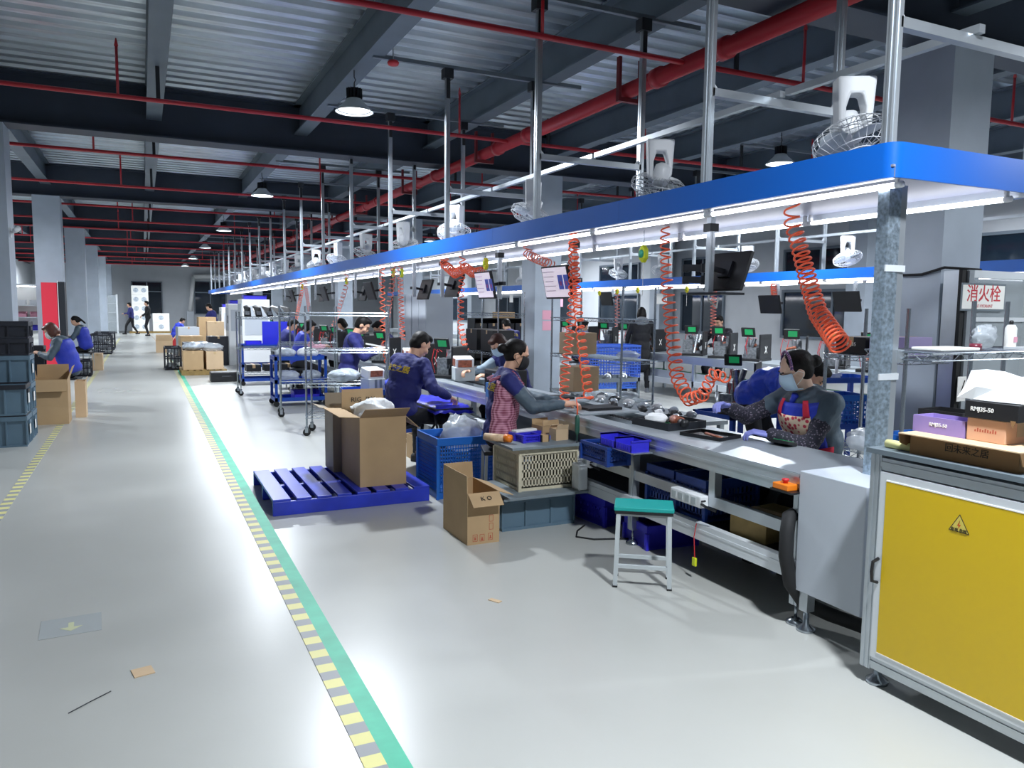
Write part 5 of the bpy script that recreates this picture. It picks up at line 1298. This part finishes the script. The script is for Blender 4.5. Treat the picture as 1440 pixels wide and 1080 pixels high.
ct1 = cart('blue tray cart with grey unit beside the man with lettered back', (2.35, 8.45, 0), A(-6), (.75, .42, .7), (.64, .2))
t = thing('control_unit', 'pale grey control unit with dark window on the blue tray cart', 'control unit', (2.32, 8.45, .587), .2)
MB().box(-.1, .1, -.11, .11, 0, .17).build('body', 'grey_plastic', t, bevel=.008); MB().obox((0, 0, .225), (.2, .19, .11), rotm('X', .15)).build('head', 'white_plastic', t, bevel=.01); MB().obox((0, -.1, .225), (.15, .006, .07), rotm('X', .15)).build('window', 'guts_copper', t); MB().box(-.03, .0, -.112, -.11, .01, .16).build('stripe', 'alu_dark', t); MB().box(.03, .06, -.112, -.11, .01, .16).build('stripe', 'alu_dark', t)
blob('crumpled blue cloth on the blue tray cart', (2.55, 8.42, .587), (.13, .12, .08), 'royal', 'blue_cloth', 'cloth', seed=8)
blob('crumpled white paper on the blue tray cart', (2.6, 8.3, .587), (.08, .07, .07), 'paper', 'white_paper', 'paper', seed=9)
blob('white foam netting on lower tray of the blue tray cart', (2.35, 8.45, .147), (.25, .15, .12), 'film_grey', 'foam_netting', 'packing', seed=10)
ct2 = cart('blue tray cart full of film wrapped parts between the wire racks', (2.2, 12.4, 0), 0, (.8, .5, .8), (.78, .42, .14))
for i, (x, z, m_) in enumerate(((2.0, .727, 'film_grey'), (2.35, .727, 'foam_white'), (2.05, .367, 'plastic_film'), (2.4, .367, 'film_grey'))): blob(('film wrapped bundle', 'white foam bundle', 'clear plastic bundle', 'grey film bundle')[i]+' on the blue tray cart between wire racks', (x, 12.4, z), (.16, .15, .09), m_, 'wrapped_bundle', 'bundle', seed=40+i)
bin_small('violet parts bin in the bottom of the cart between wire racks', (2.3, 12.4, .087), 0, (.4, .3, .14))
ct3 = cart('blue tray cart with violet bin beyond the rack of black housings', (2.15, 15.9, 0), 0, (.9, .55, .8), (.8, .42, .14))
bin_small('violet parts bin on the blue cart beyond the rack of black housings', (1.95, 15.9, .747), 0, (.3, .25, .12))
o = MB().box(-.02, .02, -.32, .32, 0, .5).build('blue_board', mat('board_blue', '#2A2FB8', .4), None, bevel=.004); o.location = (2.45, 15.9, .747); o.rotation_euler = (0, 0, 1.3); tag(o, 'blue board standing on the cart behind the seated worker', 'board')
for k in range(3):
    carton('flat black case on the lower shelf of the rack of black housings', (1.72+.3*k, 14.15, .409), 0, (.24, .36, .12), None, 'black_box', name='black_case', group='black cases on the rack')
crate('dark crate on the bottom shelf of the front wire rack', (2.45, 9.3, .259), RAK, (.36, .32, .18), 'tote_dark', 10, 9, 3)
blob('grey film bag on the middle shelf of the front wire rack', (2.2, 9.32, .639), (.2, .14, .08), 'film_grey', 'plastic_bag', 'bag', seed=14)
o = MB().obox((0, 0, .02), (.25, .18, .02), rotm('Y', .2)).build('white_booklet', 'paper'); o.location = (2.6, 9.25, 1.058); tag(o, 'white booklet on the upper shelf of the front wire rack', 'booklet')

# ================================================================ middle of the hall, between the lines
wire_rack('chrome wire rack standing behind the line near the crate table', (4.85, 7.7, 0), PI/2, (1.6, .45, 1.8), (1.45, 1.0, .55, .15), casters=False)
wire_rack('chrome wire rack behind the line with dark boxes', (4.85, 10.9, 0), PI/2, (1.6, .45, 1.8), (1.48, .9, .3), casters=False)
for i, (y, z, w, h_) in enumerate(((8.15, .559, .34, .3), (8.2, 1.009, .3, .26), (7.7, .159, .4, .3))): carton('tan carton on the %s shelf of the rack near the crate table' % ('middle', 'upper', 'lowest')[i], (4.85, y, z), PI/2, (w, .36, h_), None, 'cardboard_light')
for i, (y, z) in enumerate(((10.6, .909), (11.2, .909), (10.6, .309), (11.2, .309))): carton('dark box on the %s shelf of the rack behind the line' % ('middle' if z > .5 else 'lower'), (4.85, y, z), PI/2, (.45, .36, .32), None, 'black_box', name='dark_box', group='dark boxes on the rack')
for i in range(2): blob('clear film bag on the %s shelf near the crate table' % ('middle', 'upper')[i], (4.85, 7.1, (.559, 1.009)[i]), (.12, .13, .045), 'plastic_film', 'film_bag', 'bag', seed=50+i, group='film bags on the rack')
tr = thing('mesh_trolley', 'blue plastic mesh trolley on casters in front of the second line', 'trolley', (7.62, 11.75, 0), A(-12))
W_, D_, z0, z1_ = .95, .6, .16, .9
MB().box(-W_/2, W_/2, -D_/2, D_/2, z0, z0+.02).build('base', 'blue_crate', tr)
for s_ in (-1, 1):
    b = MB(); lattice(b, 'x', s_*D_/2, -W_/2, W_/2, z0, z1_, 18, 14, bw=.012); b.build('side_mesh', mat('mesh_blue', '#3B62C4', .4), tr)
    b = MB(); lattice(b, 'y', s_*W_/2, -D_/2, D_/2, z0, z1_, 12, 14, bw=.012); b.build('end_mesh', 'mesh_blue', tr)
    MB().box(-W_/2-.01, W_/2+.01, s_*D_/2-.012, s_*D_/2+.012, z1_, z1_+.03).build('rim', 'mesh_blue', tr); MB().box(s_*W_/2-.012, s_*W_/2+.012, -D_/2, D_/2, z1_, z1_+.03).build('rim', 'mesh_blue', tr)
    for q in (-1, 1): MB().cyl((s_*.4, q*.24-.015, .06), (s_*.4, q*.24+.015, .06), .06, n=14).box(s_*.4-.02, s_*.4+.02, q*.24-.025, q*.24+.025, .07, z0).build('caster', 'dark_metal', tr)
cart('grey flat trolley loaded beside the mesh trolley', (6.55, 10.2, 0), 0, (.9, .6, .5), (.5, .2), 'alu_dark')
for i in range(8): blob('small wrapped motor part on the flat trolley', (6.2+.1*i, 10.2+.12*(i % 3)-.1, .447), (.06, .06, .05), ['guts_metal', 'foam_white', 'black_plastic'][i % 3], 'wrapped_part', 'part', seed=60+i, group='wrapped parts on the flat trolley')
# grey steel cabinets and black shelving further back
for i, (x, y) in enumerate(((5.6, 15.6), (5.6, 16.55))):
    t = thing('steel_cabinet', 'tall grey steel cabinet standing between the lines%s' % ('' if i == 0 else ' behind the first grey cabinet'), 'cabinet', (x, y, 0), 0)
    MB().box(-.3, .3, -.45, .45, 0, 1.85).build('body', 'panel_grey', t, bevel=.004)
    for s_ in (-1, 1): d_ = MB().box(-.312, -.3, s_*.225-.215, s_*.225+.215, .08, 1.82).build('door', 'panel_grey', t, bevel=.003); MB().box(-.325, -.312, s_*.04-.012, s_*.04+.012, .9, 1.02).build('handle', 'dark_metal', d_)
for i in range(4):
    x, y = 6.1+.0*i, 13.0+.62*i
for i, (x, y, h_) in enumerate(((7.3, 15.2, 1.35), (7.95, 15.2, 1.35), (6.65, 15.2, 1.35))):
    t = thing('black_shelving', 'black shelf unit full of dark boxes %s' % ('beside the seated worker in navy', 'nearest the window line', 'next to the grey column')[i], 'shelf', (x, y, 0), 0)
    for sx in (-1, 1): MB().box(sx*.31-.01, sx*.31+.01, -.2, .2, 0, h_).build('side', 'black_matte', t)
    for z in (.1, .5, .9, h_-.02): MB().box(-.3, .3, -.2, .2, z, z+.02).build('shelf', 'black_matte', t)
    MB().box(-.3, .3, .19, .2, .12, h_-.02).build('back', 'black_matte', t)
    for z in (.12, .52, .92):
        for q in range(2): carton('dark box on the %s shelf of the black unit %s' % ({.12: 'lowest', .52: 'middle', .92: 'top'}[z], ('beside the seated worker in navy', 'nearest the window line', 'next to the grey column')[i]), (x-.15+.29*q, y-.02, z), 0, (.26, .3, .32), None, 'tote_dark' if (q+i) % 2 else 'black_box', name='dark_box', group='dark boxes in the black shelf units')
carton('brown carton on top of the black shelf units', (7.1, 15.2, 1.35), 0, (.4, .3, .13), None, 'cardboard')

# ================================================================ second line, by the windows
line2 = thing('assembly_line', 'second aluminium assembly line in front of the windows', 'conveyor', (0, 0, 0)); A0, A1, B0, B1 = 8.62, 9.55, 4.5, 29
for x in (A0, A1-.045): MB().box(x, x+.045, B0, B1, .62, .745).build('side_beam', 'alu', line2)
MB().box(A0, A1, B0, B1, .745, .755).build('worktop', 'steel_plate', line2)
MB().box(A0, A0+.045, B0, B1, .22, .32).build('lower_beam', 'alu_white', line2)
MB().box(A0+.02, A1-.05, B0, B1, .30, .31).build('lower_belt', 'alu_dark', line2)
MB().box(A0+.05, A0+.06, B0, B1, .31, .46).build('back_strip', 'panel_grey', line2)
y = B0+.1
while y < B1:
    for x in (A0, A1-.05): MB().box(x, x+.05, y, y+.05, 0, .62).build('leg', 'alu', line2)
    y += 2.0
for i in range(14):
    y = 5.0+.72*i; carton('green tray on the second line belt, %s from the hydrant cabinet end' % nth(i+1), (A0+.28, y, .31), 0, (.3, .55, .12), None, 'green_belt', name='green_tray', group='green trays on the second line')
first = None
for i, y in enumerate((5.0, 5.75, 6.5, 7.2, 7.9, 8.65, 9.5, 10.25, 11.0, 12.3, 13.1, 13.9, 14.7, 15.5, 16.4, 17.3)):
    t = thing('appliance', 'half built appliance on the second line, %s from the hydrant cabinet end' % nth(i+1), 'appliance', (8.95, y, .755), -1.15+.15*(i % 3), 'half built appliances on the second line'); appliance(t, True, .26, .36, .30, 100+i); t.scale = (1.45, 1.45, 1.45)
p = on_x(1045, 548, 6.2)
t = thing('appliance', 'tall open appliance carcass standing on a blue cart behind the hose loop', 'appliance', (5.0, 5.5, .62), -.9); appliance(t, True, .36, .42, .5, 77)
cart('blue cart carrying the tall open appliance carcass', (5.0, 5.5, 0), 0, (.6, .55, .62), (.62, .25), lip=.04).location.z = 0
bpy.data.objects[t.name].location.z = .587
cart('blue cart with crate in front of the grey column', (5.75, 5.05, 0), A(-15), (.62, .42, 1.0), (.97, .55), lip=.05)
crate('blue crate on the lower shelf of the cart in front of the column', (5.75, 5.05, .507), A(-15), (.45, .34, .3), 'blue_crate', 12, 9, 5, bw=.012)
t = thing('small_lamp', 'small white glue gun standing on the cart in front of the column', 'tool', (5.7, 5.0, .927), .4); MB().lathe([(.05, 0), (.045, .03), (.015, .05), (.012, .2), (0, .205)], 12).build('stand', 'white_plastic', t, True); MB().bar((-.08, 0, .05), (.1, 0, .06), .04).build('head', 'white_plastic', t)
wire_rack('chrome wire rack behind the woman in the floral apron', (4.42, 3.5, 0), PI/2, (.64, .4, 1.58), (1.27, .63, .2), casters=False, pxy=[(.307, .187), (-.307, .187), (.307, -.187)])
t = carton('black carton on the rack behind the woman in floral apron', (4.42, 3.66, 1.279), PI/2, (.24, .26, .11), None, 'black_box', name='black_carton'); text('RMJ35', .035, 'paper', t, (0, .1306, .06), (-1, 0, 0), (0, 0, 1))
carton('lilac carton on the rack behind the woman in floral apron', (4.42, 3.38, 1.279), PI/2, (.26, .26, .12), None, mat('lilac_box', '#B6A8D8', .55) and 'lilac_box', name='lilac_carton')
blob('clear film bag on the low shelf edge behind the floral apron', (4.26, 3.5, .639), (.06, .12, .05), 'plastic_film', 'film_bag', 'bag', seed=70)
blob('flat film wrapped bundle on the low shelf behind the floral apron', (4.46, 3.6, .639), (.12, .16, .06), 'plastic_film', 'film_bag', 'bag', seed=71)
crate('blue basket on the low shelf behind the floral apron', (4.44, 3.3, .639), PI/2, (.2, .3, .14), 'blue_crate', 9, 9, 3, bw=.012, name='basket', cat='basket')
# white wall cable at the column
o = MB().tube([(5.99, 4.75, 1.93), (5.97, 4.6, 1.88), (5.97, 4.4, 1.88), (5.97, 4.2, 1.93), (6.1, 3.97, 1.905)], .012, 6).build('cable', 'black_rubber', None, True); tag(o, 'black cable drooping from the column to the hydrant cabinet', 'cable')

# ================================================================ left side bay
for k in range(2):
    tote('grey-blue tote with dark rim, %s of the front stack by the striped tape' % ('bottom', 'top')[k], (-1.47, 9.9, .345*k), 0, (.6, .4, .33), 'tote_grey', 'tote_dark' if k else 'tote_grey', handle_tag=True)
    if k == 0: o = MB().box(-.29, .29, -.19, .19, 0, .014).build('tote_lid', 'tote_dark'); o.location = (-1.47, 9.9, .3305); tag(o, 'dark lid between the two totes of the front stack', 'lid')
for k in range(3): tote('grey-blue tote, %s of three under the dark crates' % ('bottom', 'middle', 'top')[k], (-1.47, 10.36, .322*k), 0, (.6, .4, .32), 'tote_grey', None, handle_tag=True)
for k in range(2): tote('dark crate, %s one on the stack of grey-blue totes' % ('lower', 'upper')[k], (-1.47, 10.36, .968+.19*k), 0, (.6, .4, .188), 'tote_dark')
carton('big open brown carton beside the stacked totes', (-1.1, 11.58, 0), 0, (.38, .42, .58), (.2, .35, 2.6, .05), 'cardboard', fl=.17)
carton('narrow light carton standing against the big open carton', (-.81, 12.1, 0), 0, (.13, .3, .5), (None, .4, None, None), 'cardboard_light', fl=.05)
def parts_crate(label, x, y, w, d, h_, seed):
    t = crate(label, (x, y, 0), 0, (w, d, h_), 'tote_dark', 5, 6, 2, bw=.02, solid_top=.03)
    r = random.Random(seed)
    b = MB()
    for i in range(24):
        a = r.uniform(.03, .08); xx, yy, zz = r.uniform(-w/2+.09, w/2-.09), r.uniform(-d/2+.09, d/2-.09), r.uniform(.03, h_-.05); b.box(xx-a, xx+a, yy-a, yy+a, zz-.02, zz+.05)
    b.build('contents', 'guts_metal', t)['kind'] = 'stuff'; t['label'] = label; return t
parts_crate('black wire crate full of metal parts beside the blue vest worker', -1.22, 20.0-1.0, .34, .5, .36, 1)
parts_crate('large black crate full of metal parts at the tape by grey columns', -1.22, 27.6, .6, 1.3, .62, 2)
parts_crate('large black crate full of metal parts next to a further column', -1.22, 30.2, .6, 1.3, .6, 3)
carton('brown carton bench under the worker in blue vest', (-1.0, 20.6, 0), 0, (.22, .4, .4), None, 'cardboard_light')
rc = thing('red_cabinet', 'tall red fire cabinet at a grey column', 'cabinet', (-1.68, 18.35, 0), 0)
MB().box(-.16, .12, -.2, .2, 0, 1.98).build('body', 'red_panel', rc, bevel=.004); MB().box(-.15, .11, -.215, -.2, .08, 1.98).build('door', 'red_panel', rc); MB().box(.125, .135, -.2, .2, .04, 2.02).build('side_strip', 'white_plastic', rc); MB().box(.136, .25, -.18, .2, .04, 2.0).build('side_panel', 'dark_metal', rc)
wk = thing('lit_workbench', 'lit shelf bench with violet and white bins behind the grey columns', 'bench', (-3.45, 27.2, 0), 0)
for z in (.75, 1.15, 1.5): MB().box(-.7, .7, -.3, .3, z-.02, z).build('shelf', 'white_plastic', wk)
for sx in (-1, 1):
    for sy in (-1, 1): MB().box(sx*.68-.02, sx*.68+.02, sy*.28-.02, sy*.28+.02, 0, 2.15).build('post', 'alu', wk)
MB().box(-.7, .7, -.3, .3, 2.1, 2.13).build('top', 'alu_white', wk); MB().box(-.68, .68, .29, .3, .75, 2.1).build('back', 'paper', wk)
MB().cyl((-.66, -.15, 2.06), (.66, -.15, 2.06), .014, n=8).build('tube', 'tube_light', wk)
for i in range(12):
    z = (.75, 1.15, 1.5)[i % 3]; bin_small(('violet bin', 'white bin', 'pink bin')[i % 3]+' on the lit shelf bench', (-4.0+.36*(i//3), 27.15, z), 0, (.26, .3, .16), ('violet_bin', 'white_plastic', 'pink_cuff')[(i*2) % 3], group='bins on the lit shelf bench')
tote('dark crate standing beside the auburn haired woman', (-1.62, 13.9, 0), 0, (.45, .35, .9), 'tote_dark')
# ================================================================ far end of the aisle
pallet('wooden pallet loaded with cartons where the green line ends', (1.2, 18.9, 0), 0, .95, 1.1, .12, 'wood_block', 7)
carton('brown carton with cut out front on the wooden pallet', (.98, 18.65, .12), 0, (.42, .5, .42), None, 'cardboard'); carton('light brown carton on the wooden pallet', (1.43, 18.65, .12), 0, (.36, .5, .40), None, 'cardboard_light'); carton('flat brown carton at the back of the wooden pallet', (1.2, 19.2, .12), 0, (.7, .4, .4), None, 'cardboard_dark')
for i, (x, y, m_) in enumerate(((1.0, 18.7, 'film_grey'), (1.4, 18.75, 'plastic_film'), (1.2, 19.2, 'film_grey'))): blob('film covered heap on the cartons of the wooden pallet', (x, y, .54 if i != 1 else .52), (.24, .2, .09), m_, 'film_heap', 'bag', seed=80+i, group='film heaps on the wooden pallet')
t = thing('black_case', 'low black case with handle on the floor before the wooden pallet', 'case', (1.5, 16.75, 0), 0); MB().box(-.3, .3, -.2, .2, 0, .2).build('body', 'black_plastic', t, bevel=.02); MB().tube([(-.08, -.2, .12), (-.08, -.23, .12), (.08, -.23, .12), (.08, -.2, .12)], .008, 6).build('handle', 'dark_metal', t); MB().box(-.3, .3, -.203, -.2, .14, .15).build('seam', 'dark_metal', t)
parts_crate('black crate of metal parts at the side of the wooden pallet', .62, 20.4, .36, .8, .55, 5)
for i, (x, y, s_, m_, z) in enumerate(((1.15, 21.6, (.5, .5, .6), 'black_box', 0), (1.75, 21.6, (.5, .5, .75), 'tote_dark', 0), (1.2, 23.4, (.6, .5, .7), 'cardboard', 0), (1.85, 23.5, (.45, .45, 1.1), 'cardboard_light', 0), (1.75, 25.3, (.5, .5, 1.2), 'cardboard', 0), (1.2, 25.2, (.6, .5, .9), 'panel_grey', 0), (.6, 27.8, (.5, .5, .38), 'cardboard_light', 0), (.98, 28.4, (.3, .35, .45), 'red_plastic', 0))):
    carton(('black carton', 'dark stacked box', 'brown carton', 'tall light carton', 'tall brown carton', 'grey metal box', 'low open light carton', 'red box')[i]+' in the goods row beyond the wooden pallet', (x, y, z), .05*(i % 3), s_, None if i != 6 else (.6, .6, .6, .6), m_, name='carton' if m_ != 'red_plastic' else 'red_box')
for i, (x, y) in enumerate(((2.3, 18.5), (2.3, 21.5), (2.35, 24.0))):
    t = thing('white_cabinet', 'white panelled test cabinet beside the line, %s' % ('next to the wooden pallet', 'behind the black carton', 'behind the tall light carton')[i], 'cabinet', (x, y, 0), 0)
    MB().box(-.3, .3, -.4, .4, 0, 1.7-.1*i).build('body', 'white_plastic', t, bevel=.01); d_ = MB().box(-.31, -.3, -.36, .36, .9, 1.6-.1*i).build('door', 'panel_grey', t); MB().box(-.325, -.31, -.33, -.3, 1.1, 1.3).build('handle', 'dark_metal', d_); MB().box(-.25, .25, -.41, -.4, .9, 1.55-.1*i).build('panel', 'panel_grey', t)
    bin_small('blue parts bin on the edge of the white cabinet %s' % ('next to the wooden pallet', 'behind the black carton', 'behind the tall light carton')[i], (x, y-.1, 1.7-.1*i), 0, (.5, .4, .1), 'violet_bin')
for k in range(5):
    t = thing('foam_carton', 'white carton printed with grey circles stacked by the far wall', 'box', (-.12, 47.2, .1+.5*k), 0, 'white cartons by the far wall')
    MB().box(-.42, .42, -.3, .3, 0, .495).build('body', 'paper', t, bevel=.005)
    for q in (-.2, .2): MB().cyl((q, -.306, .25), (q, -.30, .25), .13, n=18).build('circle_print', 'film_grey', t)
for k in range(2):
    t = thing('foam_carton', 'low white carton printed with grey circles beside the tall stack', 'box', (.9, 47.2, .1+.5*k), 0, 'low white cartons by the far wall')
    MB().box(-.42, .42, -.3, .3, 0, .495).build('body', 'paper', t, bevel=.005); MB().cyl((0, -.306, .25), (0, -.3, .25), .13, n=18).build('circle_print', 'film_grey', t)
pallet('low wooden pallet under the white cartons by the far wall', (.35, 47.2, 0), 0, 2.1, .7, .1, 'wood_block', 8)
t = thing('glass_cabinet', 'tall glass cabinet with pale frame by the far wall', 'cabinet', (-1.75, 46.8, 0), 0)
for sx in (-1, 1): MB().box(sx*.5-.04, sx*.5+.04, -.2, .2, 0, 2.1).build('frame', 'alu_white', t)
MB().box(-.46, .46, -.19, -.18, .1, 2.05).build('pane', 'glass_clear', t); MB().box(-.46, .46, .18, .2, .1, 2.05).build('back', 'alu_dark', t)
for z in (.1, .6, 1.1, 1.6): MB().box(-.46, .46, -.17, .18, z, z+.02).build('shelf', 'alu', t)
t = thing('air_duct', 'white round air duct dropping down the far wall', 'duct', (2.6, 50.7, 0)); MB().cyl((0, 0, 1.2), (.25, 0, 3.3), .12, n=14).build('drop', 'white_plastic', t, True); MB().cyl((.25, 0, 3.3), (3.5, 0, 3.42), .13, n=14).build('run', 'white_plastic', t, True); MB().box(-.2, .2, -.2, .2, 0, 1.2).build('filter_box', 'panel_grey', t)
# security camera on the first left column
t = thing('security_camera', 'white security camera on the side of the grey column', 'camera', (-1.5, 11.72, 2.45)); MB().box(0, .02, -.04, .04, -.06, .06).build('mount', 'white_plastic', t); MB().cyl((.02, 0, .0), (.08, 0, .03), .018, n=10).build('arm', 'white_plastic', t, True); MB().cyl((.07, -.1, .02), (.09, .04, .06), .032, n=14).build('housing', 'white_plastic', t, True)
# smoke detector and conduits on the deck
t = thing('smoke_detector', 'small red alarm hung under the roof deck', 'alarm', tuple(on_z(553, 88, 4.0)))
MB().lathe([(0, -.03), (.05, -.025), (.06, 0), (.045, .02), (0, .022)], 16).build('dome', 'red_plastic', t, True); MB().cyl((0, 0, .02), (0, 0, .47), .006, n=6).build('stem', 'alu', t)
for k, (px, y_) in enumerate(((770, 443), (770, 458))):
    p = on_y(px, y_, 11.598); o = MB().box(-.1, .1, -.001, .001, -.08, .08).build('paper_notice', 'pink_cuff'); o.location = (p.x, 11.598, p.z); tag(o, 'pink paper notice on the grey column, %s one' % ('upper', 'lower')[k], 'notice')
flush_people()
